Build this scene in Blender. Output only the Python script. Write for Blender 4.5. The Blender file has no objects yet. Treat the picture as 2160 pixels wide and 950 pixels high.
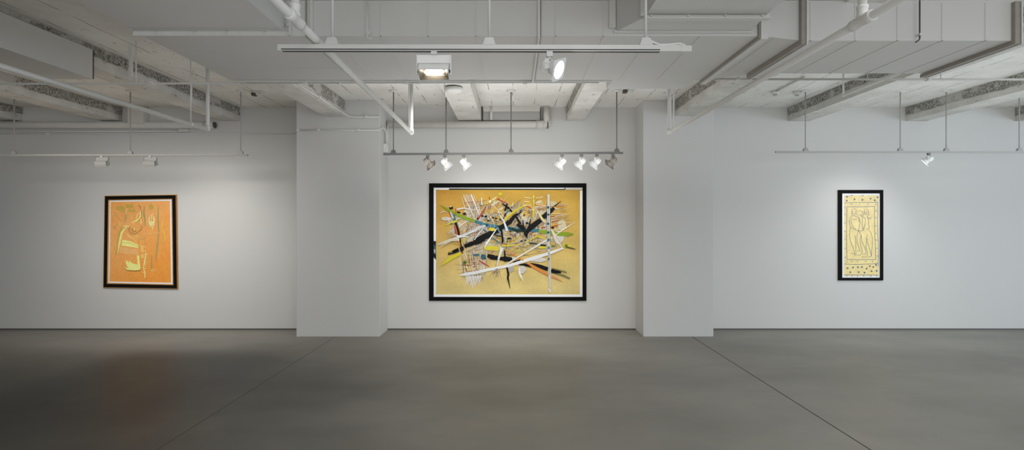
import bpy, bmesh, math, random
from mathutils import Vector, Matrix
random.seed(7)
R = math.radians
C = bpy.context.scene.collection
F = 1120.0; VX, VY = 1084.0, 473.0; EYE = 1.6      # focal length in px, vanishing point, camera height
def P(x, y, Y): return Vector(((x-VX)/F*Y, Y, EYE+(VY-y)/F*Y))
def XX(x, Y): return (x-VX)/F*Y
def ZZ(y, Y): return EYE+(VY-y)/F*Y
def lin(c): return tuple((v/255/12.92 if v/255 <= .04045 else ((v/255+.055)/1.055)**2.4) for v in c)

# ------------------------------------------------------------------ materials
def new_mat(name):
    m = bpy.data.materials.new(name); m.use_nodes = True
    nt = m.node_tree; b = nt.nodes['Principled BSDF']; return m, nt, b
def N(nt, t, **kw):
    n = nt.nodes.new(t)
    for k, v in kw.items(): setattr(n, k, v)
    return n
def paint(name, rgb, rough=.6, metal=0, spec=.5, var=.05, scale=8, bump=.0, bscale=60):
    m, nt, b = new_mat(name); L = nt.links
    tc = N(nt, 'ShaderNodeTexCoord'); no = N(nt, 'ShaderNodeTexNoise'); no.inputs['Scale'].default_value = scale; no.inputs['Detail'].default_value = 5
    L.new(tc.outputs['Object'], no.inputs['Vector'])
    mx = N(nt, 'ShaderNodeMix', data_type='RGBA')
    c = lin(rgb)
    mx.inputs[6].default_value = (*[v*(1-var) for v in c], 1); mx.inputs[7].default_value = (*[min(1, v*(1+var)) for v in c], 1)
    L.new(no.outputs['Fac'], mx.inputs[0]); L.new(mx.outputs[2], b.inputs['Base Color'])
    b.inputs['Specular IOR Level'].default_value = spec; b.inputs['Roughness'].default_value = rough; b.inputs['Metallic'].default_value = metal
    if bump:
        n2 = N(nt, 'ShaderNodeTexNoise'); n2.inputs['Scale'].default_value = bscale; n2.inputs['Detail'].default_value = 6
        bp = N(nt, 'ShaderNodeBump'); bp.inputs['Strength'].default_value = bump; bp.inputs['Distance'].default_value = .01
        L.new(tc.outputs['Object'], n2.inputs['Vector']); L.new(n2.outputs['Fac'], bp.inputs['Height']); L.new(bp.outputs['Normal'], b.inputs['Normal'])
    return m
def emit(name, rgb, s):
    m, nt, b = new_mat(name)
    b.inputs['Base Color'].default_value = (*lin(rgb), 1); b.inputs['Emission Color'].default_value = (*lin(rgb), 1); b.inputs['Emission Strength'].default_value = s
    return m
def ramp(nt, src, p0, p1, c0=(0,0,0,1), c1=(1,1,1,1)):
    r = N(nt, 'ShaderNodeValToRGB'); r.color_ramp.elements[0].position = p0; r.color_ramp.elements[1].position = p1
    r.color_ramp.elements[0].color = c0; r.color_ramp.elements[1].color = c1
    nt.links.new(src, r.inputs[0]); return r.outputs[0]
def math_(nt, op, a, b=None):
    n = N(nt, 'ShaderNodeMath', operation=op)
    for i, v in enumerate((a, b)):
        if v is None: continue
        if isinstance(v, (int, float)): n.inputs[i].default_value = v
        else: nt.links.new(v, n.inputs[i])
    return n.outputs[0]
def mixc(nt, f, a, b):
    mx = N(nt, 'ShaderNodeMix', data_type='RGBA')
    for i, v in ((0, f), (6, a), (7, b)):
        if isinstance(v, (int, float, tuple)): mx.inputs[i].default_value = v
        else: nt.links.new(v, mx.inputs[i])
    return mx.outputs[2]
def noise(nt, vec, scale, detail=5, rough=.5, mapscale=None):
    if mapscale:
        mp = N(nt, 'ShaderNodeMapping'); mp.inputs['Scale'].default_value = mapscale; nt.links.new(vec, mp.inputs['Vector']); vec = mp.outputs[0]
    n = N(nt, 'ShaderNodeTexNoise'); n.inputs['Scale'].default_value = scale; n.inputs['Detail'].default_value = detail; n.inputs['Roughness'].default_value = rough
    nt.links.new(vec, n.inputs['Vector']); return n.outputs['Fac']

def ceiling_mat():                                   # board-formed slab under old white paint
    m, nt, b = new_mat('painted_slab'); L = nt.links
    g = N(nt, 'ShaderNodeNewGeometry'); pos = g.outputs['Position']
    sx = N(nt, 'ShaderNodeSeparateXYZ'); L.new(pos, sx.inputs[0])
    wob = math_(nt, 'MULTIPLY', noise(nt, pos, 2, 3), .04)
    fx = math_(nt, 'FRACT', math_(nt, 'DIVIDE', math_(nt, 'ADD', sx.outputs[0], wob), .31))
    line = math_(nt, 'LESS_THAN', fx, .035)
    gate = ramp(nt, noise(nt, pos, 2.3, 5, .6), .46, .56)
    line = math_(nt, 'MULTIPLY', line, gate)
    base = mixc(nt, ramp(nt, noise(nt, pos, 1.7, 6, .6), .3, .7), (*lin((222, 219, 211)), 1), (*lin((243, 242, 237)), 1))
    chips = ramp(nt, noise(nt, pos, 17, 7, .72, (1, .35, 1)), .60, .64)
    chips = math_(nt, 'MULTIPLY', chips, ramp(nt, noise(nt, pos, 1.4, 3), .42, .6))
    c = mixc(nt, math_(nt, 'MULTIPLY', line, .7), base, (*lin((96, 90, 80)), 1))
    c = mixc(nt, math_(nt, 'MULTIPLY', chips, .75), c, (*lin((112, 100, 84)), 1))
    L.new(c, b.inputs['Base Color']); b.inputs['Roughness'].default_value = .7
    bp = N(nt, 'ShaderNodeBump'); bp.inputs['Strength'].default_value = .5; bp.inputs['Distance'].default_value = .012
    L.new(math_(nt, 'SUBTRACT', noise(nt, pos, 9, 8, .65), math_(nt, 'MULTIPLY', line, .5)), bp.inputs['Height']); L.new(bp.outputs[0], b.inputs['Normal'])
    return m
def beam_mat():                                       # chipped white paint
    m, nt, b = new_mat('beam_paint'); L = nt.links
    g = N(nt, 'ShaderNodeNewGeometry'); pos = g.outputs['Position']
    base = mixc(nt, ramp(nt, noise(nt, pos, 2.5, 6, .6), .3, .7), (*lin((192, 189, 181)), 1), (*lin((222, 220, 214)), 1))
    chips = ramp(nt, noise(nt, pos, 14, 8, .75, (1, .5, 1.5)), .61, .64)
    c = mixc(nt, math_(nt, 'MULTIPLY', chips, .7), base, (*lin((105, 98, 86)), 1))
    L.new(c, b.inputs['Base Color']); b.inputs['Roughness'].default_value = .65
    bp = N(nt, 'ShaderNodeBump'); bp.inputs['Strength'].default_value = .5; bp.inputs['Distance'].default_value = .01
    L.new(noise(nt, pos, 14, 8, .65), bp.inputs['Height']); L.new(bp.outputs[0], b.inputs['Normal'])
    return m
def aggregate_mat():                                  # exposed rough concrete aggregate
    m, nt, b = new_mat('rough_aggregate'); L = nt.links
    g = N(nt, 'ShaderNodeNewGeometry'); pos = g.outputs['Position']
    v = N(nt, 'ShaderNodeTexVoronoi'); v.inputs['Scale'].default_value = 46; L.new(pos, v.inputs['Vector'])
    n1 = noise(nt, pos, 38, 6, .75)
    dark = ramp(nt, n1, .54, .60)
    stone = mixc(nt, ramp(nt, v.outputs['Distance'], .15, .6), (*lin((214, 211, 204)), 1), (*lin((158, 154, 146)), 1))
    c = mixc(nt, dark, stone, (*lin((52, 50, 46)), 1))
    wh = ramp(nt, noise(nt, pos, 3.1, 5, .6), .56, .6)       # patches where the paint survived
    c = mixc(nt, math_(nt, 'MULTIPLY', wh, .8), c, (*lin((215, 212, 205)), 1))
    L.new(c, b.inputs['Base Color']); b.inputs['Roughness'].default_value = .9
    bp = N(nt, 'ShaderNodeBump'); bp.inputs['Strength'].default_value = .9; bp.inputs['Distance'].default_value = .02
    L.new(n1, bp.inputs['Height']); L.new(bp.outputs[0], b.inputs['Normal'])
    return m
def floor_mat():
    m, nt, b = new_mat('polished_concrete'); L = nt.links
    g = N(nt, 'ShaderNodeNewGeometry'); pos = g.outputs['Position']
    n1 = noise(nt, pos, .55, 6, .55, (1, 1.6, 1)); n2 = noise(nt, pos, 3.2, 8, .65, (1, 1.3, 1)); n3 = noise(nt, pos, 90, 3, .6)
    c = mixc(nt, ramp(nt, n1, .35, .68), (*lin((132, 128, 119)), 1), (*lin((160, 155, 145)), 1))
    c = mixc(nt, math_(nt, 'MULTIPLY', ramp(nt, n2, .35, .7), .45), c, (*lin((148, 148, 144)), 1))
    c = mixc(nt, math_(nt, 'MULTIPLY', ramp(nt, n3, .62, .72), .18), c, (*lin((70, 66, 60)), 1))
    # shade painted darker towards the left, with a blurred dark reflection painted in
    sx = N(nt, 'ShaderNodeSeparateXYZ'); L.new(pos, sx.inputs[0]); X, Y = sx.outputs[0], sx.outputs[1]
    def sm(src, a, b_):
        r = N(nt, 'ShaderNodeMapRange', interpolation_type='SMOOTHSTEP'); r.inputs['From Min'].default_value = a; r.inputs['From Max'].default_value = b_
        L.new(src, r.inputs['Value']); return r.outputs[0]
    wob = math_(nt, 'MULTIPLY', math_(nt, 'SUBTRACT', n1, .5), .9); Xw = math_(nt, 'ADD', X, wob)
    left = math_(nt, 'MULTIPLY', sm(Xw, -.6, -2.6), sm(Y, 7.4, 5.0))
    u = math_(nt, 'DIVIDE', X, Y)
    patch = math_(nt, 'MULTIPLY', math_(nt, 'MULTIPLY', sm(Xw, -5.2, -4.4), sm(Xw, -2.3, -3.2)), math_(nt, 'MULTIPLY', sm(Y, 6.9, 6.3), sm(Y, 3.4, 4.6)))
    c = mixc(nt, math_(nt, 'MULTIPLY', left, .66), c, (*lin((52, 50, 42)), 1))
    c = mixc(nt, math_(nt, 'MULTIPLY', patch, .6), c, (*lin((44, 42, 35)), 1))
    L.new(c, b.inputs['Base Color'])
    L.new(math_(nt, 'ADD', math_(nt, 'MULTIPLY', n2, .16), .40), b.inputs['Roughness'])
    b.inputs['Specular IOR Level'].default_value = .42
    return m
def art_mat():
    m, nt, b = new_mat('oil_paint'); L = nt.links
    a = N(nt, 'ShaderNodeVertexColor'); a.layer_name = 'Col'
    tc = N(nt, 'ShaderNodeTexCoord')
    hs = N(nt, 'ShaderNodeHueSaturation'); L.new(a.outputs[0], hs.inputs['Color'])
    L.new(math_(nt, 'ADD', math_(nt, 'MULTIPLY', noise(nt, tc.outputs['Object'], 22, 7, .7), .34), .83), hs.inputs['Value'])
    L.new(hs.outputs[0], b.inputs['Base Color']); b.inputs['Roughness'].default_value = .6; b.inputs['Specular IOR Level'].default_value = .2
    return m
M = dict(
 wall=paint('wall_paint', (213, 212, 208), .75, var=.012, scale=1.5, bump=.04, bscale=120),
 pillar=paint('pillar_paint', (211, 210, 207), .7, var=.02, scale=2, bump=.08, bscale=50),
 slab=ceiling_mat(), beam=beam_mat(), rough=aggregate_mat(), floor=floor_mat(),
 duct=paint('duct_paint', (203, 202, 198), .55, var=.035, scale=2.2, bump=.05, bscale=14),
 flange=paint('flange_paint', (206, 205, 200), .5, var=.07, scale=20),
 flange_dark=paint('flange_grey_and_shade', (150, 145, 136), .5, .1, .5, var=.15, scale=20),
 pipe=paint('pipe_paint', (222, 221, 216), .42, var=.03, scale=10),
 oldpipe=paint('old_pipe_paint', (214, 211, 203), .6, var=.05, scale=10, bump=.2, bscale=30),
 track=paint('track_paint', (205, 204, 200), .4, var=.02),
 trackgrey=paint('track_grey_paint', (112, 111, 108), .4, var=.02),
 trackpale=paint('track_pale_paint', (168, 166, 161), .5, var=.02),
 slot=paint('slot_shadow_black', (30, 28, 26), .5, var=.1),
 lamp=paint('lamp_white_metal', (228, 228, 225), .38, var=.02),
 lampgrey=paint('lamp_grey_metal', (150, 142, 132), .4, var=.04),
 reflector=paint('reflector_metal', (120, 112, 98), .3, .6, var=.1),
 lens=emit('lit_lens', (255, 252, 244), 30), lens_soft=emit('wall_side_lens', (255, 246, 230), 8), glass_off=paint('unlit_glass', (90, 88, 84), .2, var=.05),
 shadowgap=paint('painted_gap_shade', (72, 69, 64), .5, var=.08), skirt=paint('grey_skirting', (128, 125, 120), .5, var=.05),
 joint=paint('joint_sealant', (52, 46, 40), .8, var=.1), joint_faint=paint('faint_joint', (84, 80, 72), .6, var=.1),
 blackframe=paint('black_lacquer', (10, 9, 8), .75, spec=.15, var=.2), gold=paint('worn_gilt', (196, 140, 62), .4, .45, var=.35, scale=60),
 mat=paint('white_mount', (247, 247, 247), .7, var=.01), art=art_mat(), rust=paint('dark_rust', (88, 80, 70), .8, var=.3, scale=30),
 panelgrey=paint('cover_grey_and_panel_shade', (176, 174, 170), .7, var=.03),
)

# ------------------------------------------------------------------ mesh helpers
def add_box(bm, a, b, mi=0):
    x0, x1 = sorted((a[0], b[0])); y0, y1 = sorted((a[1], b[1])); z0, z1 = sorted((a[2], b[2]))
    v = [bm.verts.new(p) for p in ((x0,y0,z0),(x1,y0,z0),(x1,y1,z0),(x0,y1,z0),(x0,y0,z1),(x1,y0,z1),(x1,y1,z1),(x0,y1,z1))]
    for f in ((3,2,1,0),(4,5,6,7),(0,1,5,4),(1,2,6,5),(2,3,7,6),(3,0,4,7)):
        bm.faces.new([v[i] for i in f]).material_index = mi
    return v
def add_hull(bm, A, B, mi=0):                 # loft between two loops of equal length
    n = len(A); va = [bm.verts.new(p) for p in A]; vb = [bm.verts.new(p) for p in B]
    for i in range(n): bm.faces.new((va[i], va[(i+1)%n], vb[(i+1)%n], vb[i])).material_index = mi
    bm.faces.new(va[::-1]).material_index = mi; bm.faces.new(vb).material_index = mi
def add_tube(bm, pts, r, seg=14, mi=0):
    pts = [Vector(p) for p in pts]; rr = r if isinstance(r, (list, tuple)) else [r]*len(pts)
    rings = []; up = None
    for i, p in enumerate(pts):
        d = ((pts[min(i+1, len(pts)-1)]-p).normalized() + (p-pts[max(i-1, 0)]).normalized())
        d.normalize()
        if up is None: up = d.orthogonal().normalized()
        else: up = (up - d*up.dot(d)).normalized()
        s = d.cross(up)
        rings.append([bm.verts.new(p + (up*math.cos(2*math.pi*k/seg) + s*math.sin(2*math.pi*k/seg))*rr[i]) for k in range(seg)])
    for a, b in zip(rings, rings[1:]):
        for k in range(seg):
            f = bm.faces.new((a[k], a[(k+1)%seg], b[(k+1)%seg], b[k])); f.smooth = True; f.material_index = mi
    bm.faces.new(rings[0][::-1]).material_index = mi; bm.faces.new(rings[-1]).material_index = mi
def add_lathe(bm, prof, mat=Matrix(), seg=28, mi=0, cap=True):   # prof: (radius, z)
    rings = [[bm.verts.new(mat @ Vector((r*math.cos(2*math.pi*k/seg), r*math.sin(2*math.pi*k/seg), z))) for k in range(seg)] for r, z in prof]
    for a, b in zip(rings, rings[1:]):
        for k in range(seg):
            f = bm.faces.new((a[k], a[(k+1)%seg], b[(k+1)%seg], b[k])); f.smooth = True; f.material_index = mi
    if cap:
        bm.faces.new(rings[0][::-1]).material_index = mi; bm.faces.new(rings[-1]).material_index = mi
def xf(bm, mat): bmesh.ops.transform(bm, matrix=mat, verts=bm.verts)
def obj(name, bm, mats, parent=None, bevel=0, smooth=False):
    bmesh.ops.recalc_face_normals(bm, faces=bm.faces)
    me = bpy.data.meshes.new(name); bm.to_mesh(me); bm.free()
    for m in (mats if isinstance(mats, (list, tuple)) else [mats]): me.materials.append(m)
    o = bpy.data.objects.new(name, me); C.objects.link(o)
    if parent:
        o.parent = parent; o.matrix_parent_inverse = Matrix.Translation(parent.location).inverted() if False else Matrix()
        off = parent_off(parent); o.location = -off
    if bevel:
        b = o.modifiers.new('edge', 'BEVEL'); b.width = bevel; b.segments = 2; b.limit_method = 'ANGLE'
    return o
def parent_off(p):
    v = Vector((0,0,0))
    while p is not None: v = v + p.location; p = p.parent
    return v
def tag(o, label, cat=None, group=None, kind=None):
    if label: o['label'] = label
    if cat: o['category'] = cat
    if group: o['group'] = group
    if kind: o['kind'] = kind
    return o
def thing(name, label, cat, loc=(0,0,0), group=None):
    o = bpy.data.objects.new(name, None); C.objects.link(o); o.location = loc; o.empty_display_size = .05
    return tag(o, label, cat, group)
B = bmesh.new
def boxobj(name, a, b, m, parent=None, bevel=0):
    bm = B(); add_box(bm, a, b); return obj(name, bm, m, parent, bevel)
def tubeobj(name, pts, r, m, parent=None, seg=14):
    bm = B(); add_tube(bm, pts, r, seg); return obj(name, bm, m, parent)

# ------------------------------------------------------------------ room shell
W = 8.0                # back wall distance
H = 1.757; HC = EYE+H  # slab underside
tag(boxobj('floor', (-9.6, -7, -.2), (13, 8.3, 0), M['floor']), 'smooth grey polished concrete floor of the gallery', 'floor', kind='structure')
tag(boxobj('ceiling', (-9.6, -7, HC), (13, 8.3, HC+.25), M['slab']), 'white painted board-marked concrete ceiling slab', 'ceiling', kind='structure')
tag(boxobj('wall_back', (-9.6, W, 0), (13, W+.3, HC), M['wall']), 'long off-white gallery wall carrying the three framed pictures', 'wall', kind='structure')
tag(boxobj('wall_left', (-9.9, -7, 0), (-9.6, W+.3, HC), M['wall']), 'plain off-white end wall beyond the left picture', 'wall', kind='structure')
PF = 7.53
px0, px1, px2, px3 = XX(625, PF), XX(801, PF), XX(1357, PF), XX(1505, PF)
tag(boxobj('pillar', (px0, PF, 0), (px1, W, HC), M['pillar'], bevel=.006), 'wide white square pillar left of the big central painting', 'pillar', kind='structure')
tag(boxobj('pillar', (px2, PF, 0), (px3, W, HC), M['pillar'], bevel=.006), 'white square pillar between the central painting and the narrow right picture', 'pillar', kind='structure')
def skirting(name, x0, x1, label):
    bm = B(); add_box(bm, (x0, W-.004, 0), (x1, W, .026)); add_box(bm, (x0, W-.012, 0), (x1, W-.004, .008), 1); add_box(bm, (x0, W-.008, .014), (x1, W-.004, .018), 1)  # dark base strip paints in the shade of a recessed gap
    tag(obj(name, bm, [M['shadowgap'], M['skirt']]), label, 'baseboard', kind='structure')
skirting('baseboard_left', -9.6, px0, 'thin skirting strip painted dark as gap shade under the orange picture wall')
skirting('baseboard_centre', px1, px2, 'thin skirting strip painted dark as gap shade between the two white pillars')
skirting('baseboard_right', px3, 13, 'thin skirting strip painted dark as gap shade under the narrow picture wall')
tag(boxobj('floor_joint', (2.521, -1, 0), (2.529, PF, .0012), M['joint']), 'thin dark straight joint in the floor running to the right pillar', 'floor joint', kind='structure')
tag(boxobj('floor_joint', (-2.534, -1, 0), (-2.528, PF, .001), M['joint_faint']), 'faint straight joint in the floor running to the left pillar', 'floor joint', kind='structure')

# ceiling beams: painted concrete, top part of a flank stripped to rough aggregate
HB = 1.55
def beam(x0, x1, y1, label, rough=None, hb=HB, y0=-6.5):
    z0 = EYE+hb; top = HC
    bm = B()
    n = 240; s0 = random.random()*9
    def ztrim(t): return z0+.095+.012*math.sin(t*1.3+s0)+.008*math.sin(t*4.1+s0*2)
    add_box(bm, (x0, y0, z0), (x1, y1, top))
    if rough:
        xs = x1 if rough > 0 else x0; d = .006*rough
        vs = []
        for i in range(n+1):
            y = y1-.01-(y1-y0-.02)*i/n
            vs.append((bm.verts.new((xs+d, y, ztrim(y)+random.uniform(-.009, .009))), bm.verts.new((xs+d, y, top-.004))))
        for a, b in zip(vs, vs[1:]):
            bm.faces.new((a[0], b[0], b[1], a[1])).material_index = 1
    tag(obj('ceiling_beam', bm, [M['beam'], M['rough']]), label, 'beam', kind='structure')
beam(-7.7, -7.4, W, 'white concrete beam farthest left, nearest the end wall', 1)
beam(-6.2, -5.9, W, 'concrete beam second from the left with rough flank, above the orange picture', 1)
beam(-4.41, -4.13, W, 'concrete beam with speckled rough flank ending right of the orange picture', 1)
beam(XX(686, PF), XX(727, PF), PF, 'concrete beam meeting the front of the left pillar', 1, 1.52)
beam(-.829, -.486, W, 'wide white beam above the left half of the central painting')
beam(.786, 1.043, W, 'white beam above the right half of the central painting', -1)
beam(2.29, 2.58, PF, 'concrete beam meeting the front of the right pillar', -1, 1.53)
beam(4.13, 4.45, W, 'concrete beam with rough flank left of the narrow picture', -1)
beam(5.9, 6.2, W, 'concrete beam with rough flank right of the narrow picture', -1)
beam(7.55, 7.85, W, 'white concrete beam farthest right', -1)

# casing over the near part of one beam
t = thing('beam_casing', 'boxed white sheet casing hanging under the ceiling at far left', 'casing', (-4.35, 3, EYE+1.41))
boxobj('casing_box', (-4.47, .5, EYE+1.407), (-4.085, 5.15, EYE+1.69), M['duct'], t)
boxobj('end_seal', (-4.465, 5.15, EYE+1.41), (-4.082, 5.162, EYE+1.69), M['rust'], t)

# ------------------------------------------------------------------ air duct
def hz(h): return EYE+h
Y0, Y1, DT = 3.67, 4.80, 1.548
t = thing('air_duct', 'huge white insulated air duct running across the ceiling', 'duct', (0, 4.2, hz(1.3)))
bm = B()
add_box(bm, (-2.56, Y0, hz(1.30)), (1.71, Y1, hz(DT)))
for xs in (-1.25, -.92, -.59, -.26, .29, .62, .95, 1.29):       # taped board seams, wrapping bottom and front
    add_box(bm, (xs-.004, Y0-.003, hz(1.297)), (xs+.004, Y1, hz(1.30)))
    if xs < .7: add_box(bm, (xs-.004, Y0-.003, hz(1.297)), (xs+.004, Y0, hz(DT)))
for ys in (4.0, 4.42): add_box(bm, (-2.55, ys-.001, hz(1.2987)), (-1.45, ys+.001, hz(1.30)))
obj('duct_body', bm, M['duct'], t)
bm = B(); add_box(bm, (.888, Y1, hz(1.30)), (1.63, 5.10, hz(1.50))); obj('rear_outlet', bm, M['duct'], t)
# transition and right hand run
A_ = [(1.71, Y0, hz(1.30)), (1.71, Y1, hz(1.30)), (1.71, Y1, hz(DT)), (1.71, Y0, hz(DT))]
B_ = [(2.0, Y0, hz(1.268)), (2.0, 4.466, hz(1.268)), (2.0, 4.466, hz(DT)), (2.0, Y0, hz(DT))]
bm = B(); add_hull(bm, A_, B_); add_box(bm, (1.80, Y0-.002, hz(1.287)), (1.806, 4.5, hz(1.292))); obj('transition_piece', bm, M['duct'], t)
bm = B(); add_box(bm, (2.0, Y0, hz(1.268)), (3.46, 4.466, hz(DT)))
for xs in (2.05, 2.36, 2.65, 2.96, 3.26):
    add_box(bm, (xs-.004, Y0-.003, hz(1.265)), (xs+.004, 4.466, hz(1.268))); add_box(bm, (xs-.004, Y0-.003, hz(1.265)), (xs+.004, Y0, hz(1.53)))
obj('duct_run', bm, M['duct'], t)
# branches towards the room
bm = B(); add_box(bm, (-2.6, 1.2, hz(1.327)), (-1.578, Y0, hz(1.72)))
obj('left_branch', bm, M['duct'], t)
bm = B()
add_hull(bm, [(.70, Y0, hz(1.327)), (1.635, Y0, hz(1.327)), (1.635, Y0, hz(1.545)), (.70, Y0, hz(1.545))],
             [(.84, 3.40, hz(1.327)), (1.60, 3.40, hz(1.327)), (1.60, 3.40, hz(1.6)), (.84, 3.40, hz(1.6))])
add_box(bm, (.84, 1.2, hz(1.327)), (1.60, 3.40, hz(1.70)))
obj('right_branch', bm, M['duct'], t)
def flange(pts_boxes, m, bolts=()):
    bm = B()
    for a, b in pts_boxes: add_box(bm, a, b)
    f = obj('joint_flange', bm, m, t, bevel=.002)
    for c, ax in bolts:
        bb = B(); q = Vector(ax).to_track_quat('Z', 'Y').to_matrix().to_4x4()
        add_lathe(bb, [(.009, 0), (.009, .006), (.004, .009)], Matrix.Translation(c) @ q, 8)
        obj('bolt', bb, M['flange'], f)
FL, FD = M['flange'], M['flange_dark']
zb = hz(1.30)
# left branch collar
flange([((-2.62, Y0-.02, zb-.004), (-1.555, Y0-.002, zb+.032)), ((-2.62, Y0-.05, zb+.026), (-1.555, Y0-.02, zb+.032))], FL,
       [((-2.45+.24*i+ (0.02 if i%2 else 0), Y0-.02, zb+.014), (0, -1, 0)) for i in range(4)])
flange([((-1.553, Y0-.017, zb+.0), (-1.535, Y0-.002, hz(1.54)))], FL, [((-1.553, Y0-.02, zb+.012), (0, -1, 0)), ((-1.553, Y0-.02, zb+.07), (0, -1, 0))])
# right branch collars
flange([((.69, Y0-.02, hz(1.318)), (1.64, Y0-.002, hz(1.334)))], FL, [((.8+.28*i, Y0-.02, hz(1.341)), (0, -1, 0)) for i in range(3)])
flange([((.655, Y0-.02, hz(1.352)), (.70, Y0-.002, hz(1.545)))], FL, [((.675, Y0-.02, hz(1.365)), (0, -1, 0))])
flange([((.83, 3.37, hz(1.300)), (1.625, 3.40, hz(1.345))), ((.83, 3.34, hz(1.298)), (1.625, 3.37, hz(1.304)))], FL,
       [((.87+.235*i, 3.37, hz(1.326)), (0, -1, 0)) for i in range(4)])
flange([((.805, 3.37, hz(1.33)), (.84, 3.40, hz(1.6)))], FL)
# cross joints of the main run
def wrap(x, w, yf, yb, hb, ht, m, drop=.02, bolts=0):
    flange([((x-w/2, yf-drop, hz(hb)-drop), (x+w/2, yf, hz(ht))), ((x-w/2, yf, hz(hb)-drop), (x+w/2, yb+drop, hz(hb)))], m,
           [((x+w/2+.001, yf+.12+k*(yb-yf-.2)/max(1, bolts), hz(hb)-drop*.5), (1, 0, 0)) for k in range(bolts)])
wrap(-1.395, .02, Y0, Y1, 1.30, DT, FL, .018); wrap(-1.435, .012, Y0, Y1-.1, 1.30, DT, FD, .006)  # thin dark strip paints the shadow beside the white angle
wrap(.172, .018, Y0, Y1, 1.30, DT, FL, .02); wrap(.186, .006, Y0, Y1, 1.30, DT, FD, .012)  # dark strip again is the angle's painted shadow
wrap(1.72, .05, Y0, Y1, 1.30, 1.43, FL, .03, 4); wrap(1.69, .012, Y0, Y1, 1.30, 1.43, FD, .022)
wrap(1.985, .03, Y0, 4.466, 1.268, DT, FD, .034, 3); wrap(2.008, .012, Y0, 4.466, 1.268, DT, FL, .04)
wrap(3.455, .035, Y0, 4.466, 1.268, 1.53, FD, .03, 3); wrap(3.482, .012, Y0, 4.466, 1.268, 1.53, FL, .036)
# rear edge hanger rail with clips
bm = B(); add_box(bm, (-2.5, Y1, hz(1.288)), (.88, Y1+.012, hz(1.306)))
for xx in (-1.9, -.98, -.37, .1): add_box(bm, (xx-.02, Y1+.005, hz(1.272)), (xx+.02, Y1+.03, hz(1.292)))
obj('rear_rail', bm, M['flange'], t)

def rod(name, label, cat, a, b, r=.005, m='pipe', extra=None):
    o = thing(name, label, cat, Vector(b)); tubeobj('rod', [a, b], r, M[m], o, 8)
    if extra: extra(o)
    return o
o = thing('hook_wire', 'thin hooked wire hanging down the duct face above the left floodlight', 'wire', (XX(774, 3.63), 3.63, hz(1.3)))
x_ = XX(774, 3.63); tubeobj('wire', [(x_, 3.63, hz(1.547)), (x_, 3.63, hz(1.31)), (x_+.006, 3.63, hz(1.275)), (x_+.03, 3.62, hz(1.262)), (x_+.03, 3.62, hz(1.275))], .004, M['pipe'], o, 8)
boxobj('clip', (x_-.004, 3.62, hz(1.30)), (x_+.02, 3.655, hz(1.318)), M['flange'], o)
x_ = XX(1940, 3.63)
o = thing('hook_wire', 'dark bent rod hanging down the duct face at upper right', 'wire', (x_, 3.63, hz(1.27)))
tubeobj('wire', [(x_, 3.63, hz(1.53)), (x_, 3.63, hz(1.268)), (x_-.01, 3.63, hz(1.255)), (x_-.05, 3.6, hz(1.235))], .005, M['rust'], o, 8)
boxobj('clip', (x_-.004, 3.625, hz(1.29)), (x_+.015, 3.655, hz(1.305)), M['flange'], o)

# ------------------------------------------------------------------ pipes
def joint(parent, p, d, r, l, name='coupling'):
    bm = B(); q = Vector(d).to_track_quat('Z', 'Y').to_matrix().to_4x4()
    add_lathe(bm, [(r*.8, -l/2), (r, -l/2+.004), (r, -l*.28), (r*.9, -l*.22), (r*.9, l*.22), (r, l*.28), (r, l/2-.004), (r*.8, l/2)], Matrix.Translation(p) @ q, 20)
    return obj(name, bm, M['pipe'], parent)
def sprinkler(label, far, near, r, top_h, tee=None, hang=None):
    far, near = Vector(far), Vector(near)
    d = (near-far).normalized()
    o = thing('sprinkler_pipe', label, 'pipe', far)
    end = near + d*1.2
    tubeobj('pipe', [far, end], r, M['pipe'], o, 18)
    tubeobj('riser', [far, far+Vector((0, 0, .02)), Vector((far.x, far.y, hz(top_h)))], r*.95, M['pipe'], o, 18)
    bm = B(); bmesh.ops.create_uvsphere(bm, u_segments=16, v_segments=10, radius=r*1.28); xf(bm, Matrix.Translation(far))
    for f in bm.faces: f.smooth = True
    add_lathe(bm, [(r*1.22, 0), (r*1.28, r*1.8)], Matrix.Translation(far), 18); obj('elbow', bm, M['pipe'], o)
    if tee:
        p = far + d*((tee-far.y)/d.y)
        j = joint(o, p, d, r*1.38, .15, 'tee')
        tubeobj('riser', [p, (p.x, p.y, HC)], r, M['pipe'], o, 18); joint(o, p+Vector((0, 0, r*2.2)), (0, 0, 1), r*1.3, .06, 'coupling')
    if hang:
        for hy in hang:
            p = far + d*((hy-far.y)/d.y)
            h = tubeobj('hanger', [(p.x, p.y, p.z+r), (p.x, p.y, HC)], .0055, M['pipe'], o, 8)
            joint(h, p, d, r*1.2, .02, 'clamp')
    return o
HP, YE = .965, 5.6
sprinkler('long white sprinkler pipe passing behind the lit track beside the left pillar', P(868, 280, YE), (-1.026, 2.2, hz(HP)), .02, H, 2.50, [5.45])
sprinkler('long white sprinkler pipe slanting past the right pillar', P(1412, 280, YE), (1.655, 2.2, hz(HP)), .02, H, 2.52, [5.45])
sprinkler('white sprinkler pipe slanting in at far left above the orange picture', P(438, 273, YE), (-3.25, 2.6, hz(1.0)), .02, H, None, [5.31])
sprinkler('small white pipe under the rough beam near the narrow picture', P(1779, 202, 6.2), (3.86, 4.9, hz(1.51)), .011, H)
def run(label, pts, r, brackets=(), m='pipe', name='conduit', seg=12):
    o = thing(name, label, 'pipe' if name != 'conduit' else 'conduit', pts[0]); tubeobj('pipe', pts, r, M[m], o, seg)
    for (x, y, z) in brackets: boxobj('clip', (x-.018, y-.03, z-.016), (x+.018, y+.02, z+.016), M[m], o, .003)
    return o
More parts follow.
